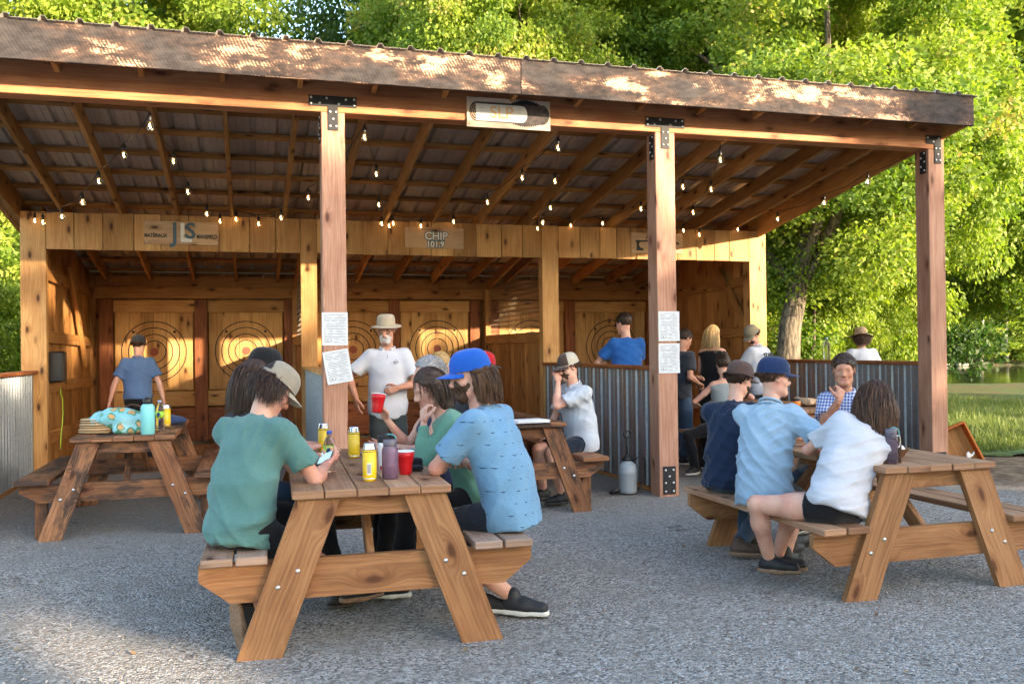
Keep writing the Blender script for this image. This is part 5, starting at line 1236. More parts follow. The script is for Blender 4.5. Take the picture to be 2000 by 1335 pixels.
def picnic(xc, y0, ln, zt, zs, mt, mtop, label, mseat=None, legw=.205, seats=2, rz=0., braces=2, seat_w=.145):
    T = empty('picnic_table', (xc, y0+ln/2, 0), rz, label, 'picnic table', 'picnic tables'); mseat = mseat or mtop; h = ln/2
    n = 5; w_ = .146
    for i in range(n):
        b = MB(); x = (i-2)*(w_+.004); b.box(x-w_/2, x+w_/2, -h+rnd.uniform(-.005, .005), h, zt-.038, zt, bev=.004); b.build('table_board', mtop, T)
    cols = [(.485, .625), (.637, .777)] if seats == 2 else [(.52, .76)]
    for s in (-1, 1):
        for a, c in cols:
            b = MB(); x0, x1 = sorted((s*a, s*c)); b.box(x0, x1, -h-.01, h+.01, zs-.038, zs, bev=.005); b.build('seat_board', mseat, T)
    for yf, sg in ((-h+.03, 1), (h-.03, -1)):
        ya, yb = (yf, yf+.04*sg)
        for s in (-1, 1):
            b = MB(); hw = legw/2
            prism(b, [(s*.53-hw, -.03), (s*.25-hw, zt-.0395), (s*.25+hw, zt-.0395), (s*.53+hw, -.03)], min(ya, yb), max(ya, yb)); lg = b.build('leg', mt, T)
            k = MB(); yo = ya-.001*sg; tt = (zs-.10)/zt; cx = s*(.53-.28*tt)
            bolts(k, [(cx-.045*s, yo, zs-.085), (cx+.045*s, yo, zs-.155)], ax=(0, -sg, 0), r=.0095); k.build('bolt', [M['bolt'], M['bolt']], lg)
        yc0, yc1 = sorted((yf+.042*sg, yf+.080*sg)); cb = .185 if seats == 2 else .14
        b = MB(); e = .79 if seats == 2 else .74; prism(b, [(-e+.14, zs-.0395-cb), (e-.14, zs-.0395-cb), (e, zs-.0395-cb*.42), (e, zs-.0395), (-e, zs-.0395), (-e, zs-.0395-cb*.42)], yc0, yc1); b.build('crossbeam', mt, T)
        b = MB(); b.box(-.35, .35, yc0, yc1, zt-.135, zt-.0395); b.build('top_brace', mt, T)
        b = MB(); b.plank((0, yf+.082*sg+.02*sg, zs-.12), (0, yf+.55*sg, zt-.05), .09, .038, (0, 1, 0)); b.build('diagonal_brace', mt, T)
    b = MB(); b.box(-.35, .35, -.045, .045, zt-.077, zt-.0395); b.build('middle_batten', mt, T)
    if seats == 1:
        for s in (-1, 1):
            for y in (-h+.16, h-.16):
                b = MB(); b.box(s*.60-.045, s*.60+.045, y-.02, y+.02, -.01, zs-.039); b.build('seat_post', mt, T)
    return T
M['seat'] = wood('grey_seat_planks', (.36, .26, .20), (.25, .17, .125), var=.25)
picnic(.575, 4.27, 1.78, .75, .465, M['table'], M['tabletop'], 'brown picnic table in front with yellow cans and a purple bottle on it', M['seat'], rz=R(-1.5))
picnic(3.73, 4.2, 1.62, .72, .405, M['table'], M['tabletop'], 'brown picnic table at right with a smoky bottle and wooden bowl on it', M['tabletop'])
picnic(-.945, 7.5, 1.75, .76, .45, M['burnt'], M['burnt'], 'scorched dark picnic table at left with a tote bag and teal bottle on it', seats=1, legw=.165)
picnic(2.235, 7.32, 1.75, .76, .45, M['burnt'], M['burnt'], 'scorched dark picnic table in the middle with white paper forms on it', seats=1, legw=.165)
picnic(5.50, 7.7, 1.75, .765, .45, M['burnt'], M['tabletop'], 'picnic table near the right half wall with paper bags on it', seats=1, legw=.165)
# ================================================================ THINGS ON THE TABLES
can_y = N('yellow_can'); tc = can_y('TexCoord').outputs['Object']; x_, y_, z_ = can_y.sep(tc)
can_y.base(can_y.mix(can_y.math('MULTIPLY', can_y.map(can_y.noise(can_y.xyz(x_, y_, can_y.math('MULTIPLY', z_, 5.)), 60, 2), .56, .62), .35), (.78, .50, .015), (.35, .2, .02))); can_y.set(Roughness=.3)
SILV = plain('can_aluminium', (.75, .75, .76), .25, 1.)
def can(x, y, z, label, bar=False, r=.0345, h=.185, m=None, rot=0.):
    o = empty('drink_can', (x, y, z), rot, label, 'can', 'yellow drink cans'); b = MB()
    b.lathe([(r*.8, 0), (r*.86, .003), (r, .012), (r, h-.030)], (0, 0, 0), 28); b.build('can_body', m or can_y.m, o, smooth=True)
    b = MB(); b.lathe([(r*1.002, h-.031), (r*1.002, h-.026), (r*.82, h-.006), (r*.84, h), (r*.80, h+.001), (r*.76, h-.004), (0.0001, h-.004)], (0, 0, 0), 28); b.build('can_lid', SILV, o, smooth=True); b = MB(); b.lathe([(r*.78, -.0005), (r*.84, .002), (r*1.004, .0125), (r*1.004, .016)], (0, 0, 0), 28)
    b.build('can_base', SILV, o, smooth=True)
    b = MB(); b.lathe([(r+.0004, h-.040), (r+.0004, h-.037)], (0, 0, 0), 28); b.build('dark_band', ink, o)
    if bar:
        b = MB(); a0 = -2.0
        for i in range(14): a = a0+i*.034; w_ = .010+.012*((i*7) % 3 == 0); vs = [((r+.0006)*math.cos(t), (r+.0006)*math.sin(t), zz) for zz in (.04, .085) for t in (a, a+w_)]; b.add(vs, [(0, 1, 3, 2)], [[(0, 0)]*4])
        b.build('barcode', ink, o)
        b = MB(); vs = [((r+.0003)*math.cos(a0-.06+.06*i), (r+.0003)*math.sin(a0-.06+.06*i), zz) for zz in (.034, .09) for i in range(11)]; b.add(vs, [(i, i+1, i+12, i+11) for i in range(10)], [[(0, 0)]*4]*10); b.build('barcode_panel', inkw, o)
    return o
ZT = .7505
can(.445, 5.86, ZT, 'yellow can at the back of the front table by the corrugated wall'); can(.60, 5.52, ZT, 'yellow can in the middle of the front table'); can(.567, 4.52, ZT, 'nearest yellow can with a barcode on the front table', True)
PET = plain('clear_plastic', (.92, .95, .97), .04, Transmission_Weight=1., IOR=1.18); BLUE = plain('blue_plastic', (.03, .10, .45), .4)
def label_mat(name, a, b_): n = N(name); tc = n('TexCoord').outputs['Object']; x, y, z = n.sep(tc); n.base(n.mix(n.map(n.noise(tc, 22, 1), .48, .52), a, b_)); n.set(Roughness=.35); return n.m
GLAB = label_mat('green_label', (.30, .55, .04), (.35, .60, .06))
def water(x, y, z, label, sc=1., lab=True, capm=None):
    o = empty('water_bottle', (x, y, z), 0, label, 'bottle'); o.scale = (sc, sc, sc); b = MB(); pr = [(.026, 0), (.032, .004)]
    for i in range(5): pr += [(.032, .012+.014*i), (.029, .018+.014*i), (.032, .024+.014*i)]
    pr += [(.033, .088), (.033, .14), (.030, .158), (.020, .180), (.0125, .192), (.0125, .204)]
    b.lathe(pr, (0, 0, 0), 24); b.build('bottle_body', PET, o, smooth=True)
    if lab:
        b = MB(); b.lathe([(.0335, .090), (.0335, .138)], (0, 0, 0), 24); l_ = b.build('label', GLAB, o, smooth=True)
        b = MB(); vs = []; 
        for i in range(17): a = 2*PI*i/16; t = -1.75+.42*math.cos(a); zz = .116+.015*math.sin(a); vs.append((.0339*math.cos(t), .0339*math.sin(t), zz))
        vs.append((.0342*math.cos(-1.75), .0342*math.sin(-1.75), .116)); b.add(vs, [(i, i+1, 17) for i in range(16)], [[(0, 0)]*3]*16); b.build('label_badge', plain('navy_ink', (.01, .03, .14), .5), l_)
    b = MB(); b.lathe([(.0142, .203), (.0142, .219), (.013, .221), (.0001, .221)], (0, 0, 0), 18); b.build('cap', capm or BLUE, o, smooth=True)
    return o
water(.405, 4.93, ZT, 'clear water bottle with a green label on the front table')
b = MB(); b.lathe([(.0001, 0), (.0145, 0), (.0145, .014), (.013, .016), (.0001, .016)], (.365, 4.80, ZT), 18); tag(b.build('bottle_cap', BLUE, smooth=True), 'loose blue bottle cap on the front table beside the phone', 'bottle cap')
def smoky(name, c, d=.6): return plain(name, c, .06, Transmission_Weight=d, IOR=1.2)
PURP = smoky('purple_plastic', (.34, .22, .32)); LIDP = plain('grey_lid', (.12, .11, .14), .45); JUICE = plain('berry_drink', (.20, .008, .03), .2)
def wide_bottle(x, y, z, label, m, juice=None, sc=1.):
    o = empty('drinking_bottle', (x, y, z), 0, label, 'bottle'); o.scale = (sc, sc, sc); b = MB()
    b.lathe([(.036, 0), (.041, .004), (.0415, .075), (.0405, .08), (.0415, .085), (.0415, .14), (.038, .155), (.031, .165), (.031, .17)], (0, 0, 0), 28); b.build('bottle_body', m, o, smooth=True)
    if juice: b = MB(); b.lathe([(.0001, .005), (.036, .005), (.039, .01), (.039, .072), (.038, .08), (.0001, .08)], (0, 0, 0), 24); b.build('drink', juice, o, smooth=True)
    b = MB(); b.lathe([(.0335, .167), (.0345, .170), (.0345, .192), (.032, .197), (.0001, .197)], (0, 0, 0), 28); b.lathe([(.0335, .156), (.0350, .158), (.0350, .163), (.0335, .165)], (0, 0, 0), 24); b.build('lid', LIDP, o, smooth=True)
    k = MB()
    for i in range(9): a = 3.6; k.box(-.0417, -.0405, -.004, .004+.003*(i % 2), .03+.013*i, .0325+.013*i)
    k.build('measure_marks', inkw, o); return o
wide_bottle(.675, 4.555, ZT, 'purple translucent bottle half full of red drink on the front table', PURP, JUICE)
CUPR = plain('red_cup_plastic', (.50, .008, .012), .35); CUPW = plain('cup_white_inside', (.8, .8, .8), .5)
def cup(loc, label, rot_=(0, 0, 0)):
    o = empty('red_cup', loc, 0, label, 'cup', 'red plastic cups'); o.rotation_euler = rot_; b = MB()
    b.lathe([(.0001, .002), (.030, .0), (.031, .003), (.037, .045), (.0375, .050), (.0425, .088), (.044, .09), (.047, .118)], (0, 0, 0), 28); b.build('cup_body', CUPR, o, smooth=True)
    b = MB(); b.lathe([(.0475, .117), (.049, .120), (.0475, .1225), (.0455, .120)], (0, 0, 0), 28); b.lathe([(.0455, .1195), (.041, .088), (.029, .006), (.0001, .006)], (0, 0, 0), 28); b.build('cup_inside', CUPW, o, smooth=True); return o
cup((.775, 4.69, ZT), 'red plastic cup standing behind the purple bottle')
# patterned tumbler with black lid
n = N('cherry_pattern'); tc = n('TexCoord').outputs['Object']; v = n('TexVoronoi'); v.inputs['Scale'].default_value = 30; n.l(tc, v.inputs['Vector'])
c_ = n.sep(v.outputs['Color']); mk_ = n.map(v.outputs['Distance'], .42, .34); cc = n.mix(n.map(c_[0], .49, .51), (.45, .01, .015), (.10, .42, .42)); n.base(n.mix(mk_, (.72, .72, .70), cc)); n.set(Roughness=.35)
o = empty('travel_mug', (.70, 4.90, ZT), 0, 'white travel mug with red and teal pattern and black lid', 'mug'); b = MB(); b.lathe([(.033, 0), (.034, .003), (.040, .13), (.040, .15)], (0, 0, 0), 26); b.build('mug_body', n.m, o, smooth=True)
b = MB(); b.lathe([(.041, .15), (.042, .155), (.041, .185), (.036, .193), (.0001, .193)], (0, 0, 0), 26); b.box(-.012, .012, -.045, -.035, .155, .19); b.build('lid', M['black'], o, smooth=False)
b = MB(); b.tube([(.02+.035*math.cos(a), -.03, .165+.03*math.sin(a)) for a in np.linspace(-1, 3.6, 16)], .0035, 6); b.build('carry_loop', plain('teal_cord', (.08, .40, .42), .5), o, smooth=True)
# camera-like black pouch
o = empty('black_pouch', (.835, 4.83, ZT), .3, 'small black pouch lying beside the red cup on the front table', 'pouch'); F = Field(.006); F.boxp((0, 0, .035), (.11, .07, .065), np.eye(3), .02); F.ell((.0, -.06, .018), (.035, .03, .017), k=.01); mesh_obj('pouch_body', [(*F.mesh(), 0)], cloth('black_nylon', (.014, .014, .017)), o)
# table on the left: tote bag, straw hat, teal bottle, water, can, cap, cup
n = N('straw'); tc = n('TexCoord').outputs['Object']; _, _, z = n.sep(tc); sw = n.math('SINE', n.math('MULTIPLY', z, 330.)); n.base(n.mix(n.map(sw, -.6, .6), (.24, .15, .07), (.50, .35, .20))); n.set(Roughness=.85); n.bump(n.math('ADD', sw, n.noise(tc, 120, 2)), .8, .004); STRAW = n.m
o = empty('straw_hat', (-1.16, 7.86, .761), .2, 'folded stack of woven straw lying under the tote bag', 'straw hat'); F = Field(.008)
for i in range(6): F.ell((.0, 0, .014+.020*i), (.165-.004*i, .13, .013), k=.006)
mesh_obj('woven_body', [(*F.mesh(), 0)], STRAW, o)
n = N('pineapple_print'); tc = n('TexCoord').outputs['Object']; v = n('TexVoronoi'); v.inputs['Scale'].default_value = 15; v.inputs['Randomness'].default_value = .8
ns = n.noise(tc, 12, 3, out=1); va = n('VectorMath', operation='MULTIPLY_ADD'); n.l(ns, va.inputs[0]); va.inputs[1].default_value = (.05, .05, .05); n.l(tc, va.inputs[2]); n.l(va.outputs[0], v.inputs['Vector'])
cr = n.sep(v.outputs['Color']); tex = n('TexVoronoi'); tex.inputs['Scale'].default_value = 90; n.l(tc, tex.inputs['Vector'])
pine = n.mix(n.map(tex.outputs['Distance'], .2, .5), (.62, .44, .20), (.42, .24, .10)); lf = n.mix(n.map(n.noise(tc, 40, 2), .4, .6), (.03, .16, .10), (.10, .28, .16))
cc = n.mix(n.map(n.noise(tc, 5, 3), .3, .7), (.13, .38, .45), (.28, .52, .53)); cc = n.mix(n.math('MULTIPLY', n.math('LESS_THAN', v.outputs['Distance'], .56), n.math('GREATER_THAN', cr[0], .25)), cc, lf); cc = n.mix(n.math('MULTIPLY', n.math('LESS_THAN', v.outputs['Distance'], .42), n.math('GREATER_THAN', cr[0], .5)), cc, pine)
n.base(cc); n.set(Roughness=.85); n.bump(n.noise(tc, 18, 4), .5, .01)
o = empty('tote_bag', (-1.00, 7.84, .76), 0, 'slumped light blue tote bag with pineapple print on the left table', 'bag'); F = Field(.009)
F.ell((-.12, 0, .125), (.15, .12, .06), [unit((1, 0, .25)), (0, 1, 0), unit((-.25, 0, 1))], k=.05); F.ell((.08, 0, .085), (.16, .12, .082), k=.06); F.ell((.0, -.03, .12), (.14, .09, .085), k=.05); F.cone((-.02, -.11, .03), (.17, -.1, .03), .03, k=.04)
v_, q_ = F.mesh(wrinkle(77, .016, .8)); mesh_obj('bag_body', [(v_, q_, 0)], n.m, o)
b = MB(); b.tube([(.0, .02, .16), (.02, .02, .20), (.07, .02, .225), (.13, .02, .215), (.16, .02, .18), (.17, .02, .14)], .008, 6); b.tube([(-.03, -.06, .19), (-.035, -.085, .17), (-.02, -.10, .15), (.0, -.105, .165)], .007, 6); b.build('strap', cloth('brown_strap', (.06, .03, .02)), o, smooth=True)
TEAL = plain('mint_steel', (.20, .55, .55), .35)
o = empty('insulated_bottle', (-.775, 7.60, .761), 0, 'tall mint green insulated bottle with black cap on the left table', 'bottle'); b = MB(); b.lathe([(.048, 0), (.052, .004), (.0525, .205), (.048, .225), (.032, .240)], (0, 0, 0), 30); b.build('bottle_body', TEAL, o, smooth=True)
b = MB(); b.lathe([(.034, .239), (.036, .242), (.036, .272), (.033, .276), (.0001, .276)], (0, 0, 0), 26); b.box(-.02, .02, -.006, .006, .274, .292, bev=.004); b.build('cap', M['black'], o, smooth=True)
water(-.725, 8.02, .761, 'clear water bottle with a green label beside the mint bottle', 1.1, capm=plain('pale_cap', (.3, .35, .5), .4))
can(-.70, 8.35, .761, 'yellow can behind the water bottle on the left table'); can(-1.0, 8.45, .761, 'pale can behind the tote bag on the left table', m=plain('white_green_can', (.55, .65, .6), .4), h=.14)
cup((-.93, 8.15, .761), 'red plastic cup behind the mint bottle')
o = empty('navy_cap', (-.70, 8.62, .761), 0, 'crumpled navy cloth hat at the far end of the left table', 'hat'); F = Field(.008); F.ell((.02, 0, .03), (.13, .09, .045), k=.02); F.ell((-.04, .0, .05), (.08, .08, .04), k=.03); v_, q_ = F.mesh(wrinkle(5, .01, 1.)); mesh_obj('cloth_body', [(v_, q_, 0)], cloth('navy_cotton', (.03, .05, .12)), o)
# forms on the middle table
o = empty('paper_forms', (2.30, 7.42, .761), .06, 'pad of white paper forms on the middle table', 'papers'); b = MB(); rr = random.Random(2)
for i in range(5): b.obox((rr.uniform(-.01, .01), rr.uniform(-.01, .01), .003+.005*i), ((math.cos(i*.03), math.sin(i*.03), 0), (-math.sin(i*.03), math.cos(i*.03), 0), (0, 0, 1)), (.30, .21, .004), bev=.0005)
b.build('sheet', plain('white_paper', (.75, .76, .78), .7), o); b = MB(); b.box(-.16, .16, -.115, .115, -.0005, .0008); b.build('clipboard', M['black'], o)
cup((1.93, 7.60, .761), 'red plastic cup at the left edge of the middle table')
# right table: smoky bottle with carabiner, spray can, blue bottle, bowl, wire rack
SMOK = smoky('smoky_plastic', (.16, .12, .16), .55); zt2 = .7205
o = wide_bottle(3.50, 4.34, zt2, 'smoky grey bottle with a silver carabiner on the right table', SMOK, None, 1.0)
b = MB(); b.tube([(.045+.014*math.cos(a), -.01, .125+.034*math.sin(a)) for a in np.linspace(0, 2*PI, 20)], .0038, 6, cap=False); b.build('carabiner', SILV, o, smooth=True)
b = MB(); b.tube([(.0, -.0, .200), (.02, -.01, .204), (.042, -.012, .195), (.052, -.012, .17), (.05, -.012, .15)], .0035, 6); b.build('strap_loop', plain('mint_strap', (.15, .42, .42), .5), o, smooth=True)
o = empty('seasoning_tin', (3.42, 4.49, zt2), 0, 'black and yellow labelled shaker with a white top on the right table', 'shaker'); b = MB(); b.lathe([(.030, 0), (.031, .003), (.031, .135)], (0, 0, 0), 22); b.build('tin_body', M['black'], o, smooth=True)
b = MB(); b.lathe([(.0312, .134), (.0312, .150), (.022, .165), (.009, .175), (.0001, .178)], (0, 0, 0), 20); b.build('shaker_top', plain('white_plastic', (.75, .75, .76), .4), o, smooth=True)
b = MB(); ylb = plain('yellow_label', (.6, .35, .02), .5)
for zz in (.03, .08, .10): b.lathe([(.0315, zz), (.0315, zz+.009)], (0, 0, 0), 22)
b.build('label_band', ylb, o, smooth=True)
o = empty('blue_bottle', (3.51, 4.53, zt2), 0, 'small blue bottle behind the smoky bottle', 'bottle'); b = MB(); b.lathe([(.026, 0), (.027, .003), (.027, .09), (.02, .105), (.010, .112), (.010, .125), (.0001, .126)], (0, 0, 0), 20); b.build('bottle_body', plain('blue_label', (.02, .16, .38), .4), o, smooth=True)
o = empty('wire_rack', (3.44, 4.49, zt2), 0, 'low wire tray holding the shaker on the right table', 'rack'); b = MB()
for zz in (.006, .03): b.tube([(-.06, -.05, zz), (.12, -.05, zz), (.12, .07, zz), (-.06, .07, zz), (-.06, -.05, zz)], .003, 5)
for p in ((-.06, -.05), (.12, -.05), (.12, .07), (-.06, .07)): b.tube([(*p, .0), (*p, .03)], .003, 5)
b.build('wire_frame', SILV, o, smooth=True)
o = empty('wooden_bowl', (3.71, 4.55, zt2), 0, 'small wooden bowl with white napkins on the right table', 'bowl'); b = MB(); b.lathe([(.0001, 0), (.035, .0), (.05, .02), (.075, .055), (.078, .058), (.074, .057), (.048, .024), (.0001, .012)], (0, 0, 0), 26); b.build('bowl_body', varied('bowl_wood', (.25, .12, .05), (.12, .05, .02), 20), o, smooth=True)
F = Field(.006); F.ell((0, 0, .045), (.05, .045, .022)); F.ell((.01, .01, .06), (.03, .035, .015)); v_, q_ = F.mesh(wrinkle(9, .006, 2.)); mesh_obj('napkins', [(v_, q_, 0)], plain('napkin_paper', (.75, .75, .76), .8), o)
# far right table: paper bags and a small tin
KR = varied('kraft_paper', (.50, .33, .20), (.40, .25, .14), 8)
o = empty('paper_bag', (5.62, 8.15, .766), .3, 'folded brown paper bags on the table near the right half wall', 'paper bag'); F = Field(.01); F.boxp((0, 0, .04), (.34, .22, .07), [unit((1, 0, -.12)), (0, 1, 0), unit((.12, 0, 1))], .01); v_, q_ = F.mesh(wrinkle(15, .012, .9)); mesh_obj('bag_body', [(v_, q_, 0)], KR, o)
o = empty('spray_tin', (5.30, 7.95, .766), 0, 'black and orange tin beside the paper bags', 'tin'); b = MB(); b.lathe([(.035, 0), (.035, .09), (.0001, .092)], (0, 0, 0), 20); b.build('tin_body', M['black'], o, smooth=True); b = MB(); b.lathe([(.0353, .02), (.0353, .07)], (0, 0, 0), 20); b.build('orange_band', plain('orange_print', (.7, .2, .02), .5), o, smooth=True)
water(6.87, 9.65, 1.214, 'clear bottle standing on the cap of the right half wall', 1.25, False, plain('pale_green_cap', (.3, .5, .45), .4))
# garden sprayer by the post
o = empty('garden_sprayer', (3.50, 7.98, .0), 0, 'grey garden sprayer with a black pump handle by the half wall', 'sprayer'); o.location = (3.47, 8.02, 0); b = MB()
b.lathe([(.070, .0), (.088, .012), (.090, .03), (.090, .19), (.094, .20), (.090, .21), (.088, .26), (.070, .285), (.050, .30), (.045, .315)], (0, 0, 0), 30); b.build('tank', plain('grey_plastic', (.26, .29, .31), .45), o, smooth=True)
b = MB(); b.lathe([(.05, .312), (.05, .335), (.035, .345), (.02, .36), (.02, .37)], (0, 0, 0), 20); b.tube([(0, 0, .36), (0, 0, .53)], .010, 8); b.tube([(.0+.033*math.sin(a), 0, .563-.033*math.cos(a)) for a in np.linspace(0, 2*PI, 16)], .009, 6, cap=False); b.build('pump_handle', M['black'], o, smooth=True)
b = MB(); b.tube([(.045, -.03, .31), (.09, -.06, .345), (.15, -.05, .34), (.175, -.03, .26), (.17, -.02, .14), (.12, -.02, .06), (.095, -.02, .03)], .0065, 8); b.build('hose', M['black'], o, smooth=True)
b = MB(); b.lathe([(.014, 0), (.014, .03)], (.043, -.025, .30), 10); b.build('hose_fitting', M['black'], o); b = MB(); b.tube([(-.10, -.03, .03), (-.14, -.06, .045), (-.20, -.05, .02), (-.16, -.02, .012), (-.10, -.01, .02)], .014, 8); b.build('nozzle', M['black'], o, smooth=True)
# orange wooden frame leaning by the corner post
ORG = wood('orange_paint', (.62, .19, .035), (.50, .13, .02), knots=0, var=.05)
o = empty('orange_crate', (7.66, 8.22, 0), 0, 'orange painted wooden crate leaning beside the corner post', 'crate'); o.rotation_euler = (R(-8), R(-24), R(-22)); b = MB(); w_, h_, d_ = .36, .50, .15
for x0, x1, z0, z1 in ((-w_/2, -w_/2+.02, 0, h_), (w_/2-.02, w_/2, 0, h_), (-w_/2+.0205, w_/2-.0205, 0, .02), (-w_/2+.0205, w_/2-.0205, h_-.02, h_)):
    b = MB(); b.box(x0, x1, -d_/2, d_/2, z0, z1); b.build('side_board', ORG, o)
b = MB(); b.box(-w_/2+.021, w_/2-.021, d_/2-.02, d_/2-.008, .021, h_-.021); b.build('back_board', M['pine_dark'], o)
o = empty('paper_sheet', (7.66, 8.19, .10), R(-22), 'white paper lying inside the leaning orange crate', 'paper'); F = Field(.01); F.boxp((0, 0, .06), (.09, .012, .11), [unit((1, 0, -.5)), (0, 1, 0), unit((.5, 0, 1))], .008); mesh_obj('sheet', [(*F.mesh(wrinkle(3, .01)), 0)], plain('white_sheet', (.75, .75, .76), .7), o)
# ================================================================ THE PEOPLE
TG = cloth('sea_green_jersey', (.088, .195, .180)); TB_ = cloth('blue_jersey', (.145, .285, .43), pat='birds', pc=(.02, .05, .09)); TL = cloth('light_blue_shirt', (.30, .42, .53)); TN = cloth('navy_jersey', (.012, .022, .05)); TW = cloth('white_jersey', (.50, .51, .55), (.44, .45, .49))
TK = cloth('black_jersey', (.010, .010, .012)); TR = cloth('royal_blue_jersey', (.018, .10, .36)); TP = cloth('faded_blue_pique', (.10, .17, .33)); TC = cloth('checked_shirt', (.60, .64, .70), pat='check', pc=(.015, .05, .30)); TS = cloth('pale_grey_shirt', (.46, .50, .56))
TY = cloth('grey_marl', (.26, .29, .29)); TM = cloth('mint_knit', (.13, .29, .21)); TD = cloth('denim', (.045, .075, .12)); TDK = cloth('charcoal_twill', (.035, .042, .042)); TNV = cloth('dark_navy_twill', (.012, .018, .03)); TCH = cloth('charcoal_jersey', (.03, .032, .04)); TSTR = cloth('striped_navy', (.03, .035, .08))
CB = cloth('blue_cap_cotton', (.012, .09, .42)); CT = cloth('tan_mesh', (.30, .26, .20)); CTV = cloth('tan_cotton', (.38, .33, .25)); CBR = cloth('brown_cap_cotton', (.075, .045, .038)); CCR = cloth('cream_mesh', (.46, .42, .34)); CNV = cloth('navy_cap_wool', (.012, .028, .085)); CBK = cloth('black_cap_cotton', (.009, .009, .010)); CRD = cloth('red_cap_cotton', (.40, .012, .02)); COL = cloth('olive_mesh', (.22, .19, .13)); CKH = cloth('khaki_canvas', (.42, .35, .25)); BND = cloth('hat_band', (.10, .09, .075))
BRD = plain('embroidery', (.5, .5, .55), .7)
G1 = 'people sitting at the front table'; G2 = 'people sitting at the right table'; G3 = 'people standing in the shelter'; G4 = 'people sitting at the tables further back'
P = person
short_hair = dict(kind='short', t=.008, n=260, front=.045)
P('seated person in a sea green T-shirt and tan mesh cap bent over a phone', (-.05, 4.55), 52, pel=.575, lean=17, s=.97, head=(22, 42, 0), neck_up=.25, hands=[(.40, 4.97, .80), (.375, 4.80, .80)], elbow=[(0, 0, -1), (.25, -.8, -.9)],
  feet=[(.60, 4.95, 0), (-.02, 4.50, .17)], knee=[(1, .5, .6), (1, .4, 1)], footdir=[(.9, .3), (.12, .10, -.95)], top=TG, bottom=TK, shoe=SHB, sole=SOLET, hairc=HB, hair=dict(kind='curly', t=.018, n=900, amp=.006, low=-.09, front=.03, zlo=-.8, grav=.35, curl=.007, cf=18., wid=.0022),
  cap=dict(kind='ball', m=CT, m2=CT, m3=HB, visor=CTV, arch=True), handspec=[dict(n=(0, 0, 1), curl=.75), dict(d=(.25, .9, .25), n=(-.4, .2, .9), curl=.7, thumb=.9)], group=G1, wr=1.3)
P('seated person with long straight dark hair beside the sea green T-shirt', (-.06, 5.14), 30, pel=.565, lean=8, s=.95, fem=1, head=(25, 10, 0), hands=[(.36, 5.38, .79), (.33, 5.28, .79)], elbow=[(0, -.3, -1), (0, -.8, -.8)],
  feet=[(.5, 5.2, 0), (.45, 5.0, 0)], top=TCH, bottom=TK, legs='long', shoe=SHB, sole=SOLEB, hairc=HB, hair=dict(kind='bob', t=.006, len=.16, n=700, front=.02, seg=10, grav=.45), sleeve='short', fine=1.25, group=G1, handspec=[dict(curl=.3), dict(curl=.3)])
P('seated person in a black cap at the far left of the front table', (-.03, 5.72), 20, pel=.585, lean=10, s=1.0, head=(30, 12, 0), hands=[(.40, 5.95, .79), (.36, 5.80, .79)], feet=[(.5, 5.8, 0), (.45, 5.6, 0)], top=TCH, bottom=TD, legs='long', shoe=SHB, hairc=HB, hair=short_hair,
  cap=dict(kind='ball', m=CBK), fine=1.35, group=G1, handspec=[dict(curl=.3), dict(curl=.4)])
P('bearded person in a patterned blue T-shirt and royal blue cap', (1.30, 4.54), 142, pel=.575, lean=19, s=1.01, twist=4, head=(176, 10, 0), neck_up=.35, hands=[(1.03, 4.83, .79), (1.10, 5.05, .80)], elbow=[(-.9, -.8, -.55), (0, 0, -1)],
  feet=[(1.16, 4.72, 0), (1.33, 4.60, 0)], knee=[(-1, .6, .8), (-1, .7, .8)], footdir=[(.75, -.55), (.8, -.5)], top=TB_, bottom=TNV, shoe=SHB, sole=SOLEW, hairc=HM, hair=dict(kind='bob', t=.016, len=.11, n=900, front=.0, seg=10, wid=.003, curl=.003, cf=8., grav=.3, amp=.004),
  beard=dict(m=HM, t=.009, top=-.028, drop=.012), cap=dict(kind='ball', m=CB, badge=BRD), handspec=[dict(d=(.55, .75, -.05), n=(0, 0, -1), curl=.5), dict(curl=.5)], group=G1, bulk=1.05, wr=1.3)
P('seated person in a mint green top with a fist to the cheek', (1.27, 5.16), 168, pel=.565, lean=24, s=.94, fem=1, head=(192, 22, 0), neck_up=.2, hands=[(.945, 5.06, .985), (.90, 5.35, .79)], elbow=[(-.5, -.2, -1), (0, .3, -1)],
  feet=[(.80, 5.10, 0), (.86, 5.28, 0)], top=TM, bottom=TK, legs='long', shoe=SHB, sole=SOLEW, sleeve='long', hairc=HB, hair=dict(kind='bob', t=.008, n=600, front=.03, len=.12, seg=10, grav=.4), handspec=[dict(d=(0, .15, 1), n=(.9, .3, 0), curl=1.15, thumb=1.), dict(curl=.4)], fine=1.15, group=G1)
P('seated person with grey hair lifting a red cup', (1.24, 5.76), 182, pel=.57, lean=13, s=.95, fem=1, head=(188, 4, 0), hands=[(.83, 5.62, .80), (.845, 5.86, .955)], elbow=[(0, -.6, -1), (-.7, 0, -1)],
  feet=[(.8, 5.7, 0), (.8, 5.9, 0)], top=TSTR, bottom=TK, legs='long', tanktop=True, shoe=SHB, hairc=HG, hair=dict(kind='bob', t=.014, len=.03, n=600, front=.035, seg=8, grav=.25), handspec=[dict(d=(-1, -.05, .12), n=(0, -.7, .5), curl=.22, spread=.3), dict(d=(-.35, -.15, .75), n=(-.75, -.45, .1), curl=.75, spread=.2)], fine=1.2, group=G1)
cup((.775, 5.78, 1.0), 'red plastic cup held up by the person with grey hair', (R(-8), R(8), 0))
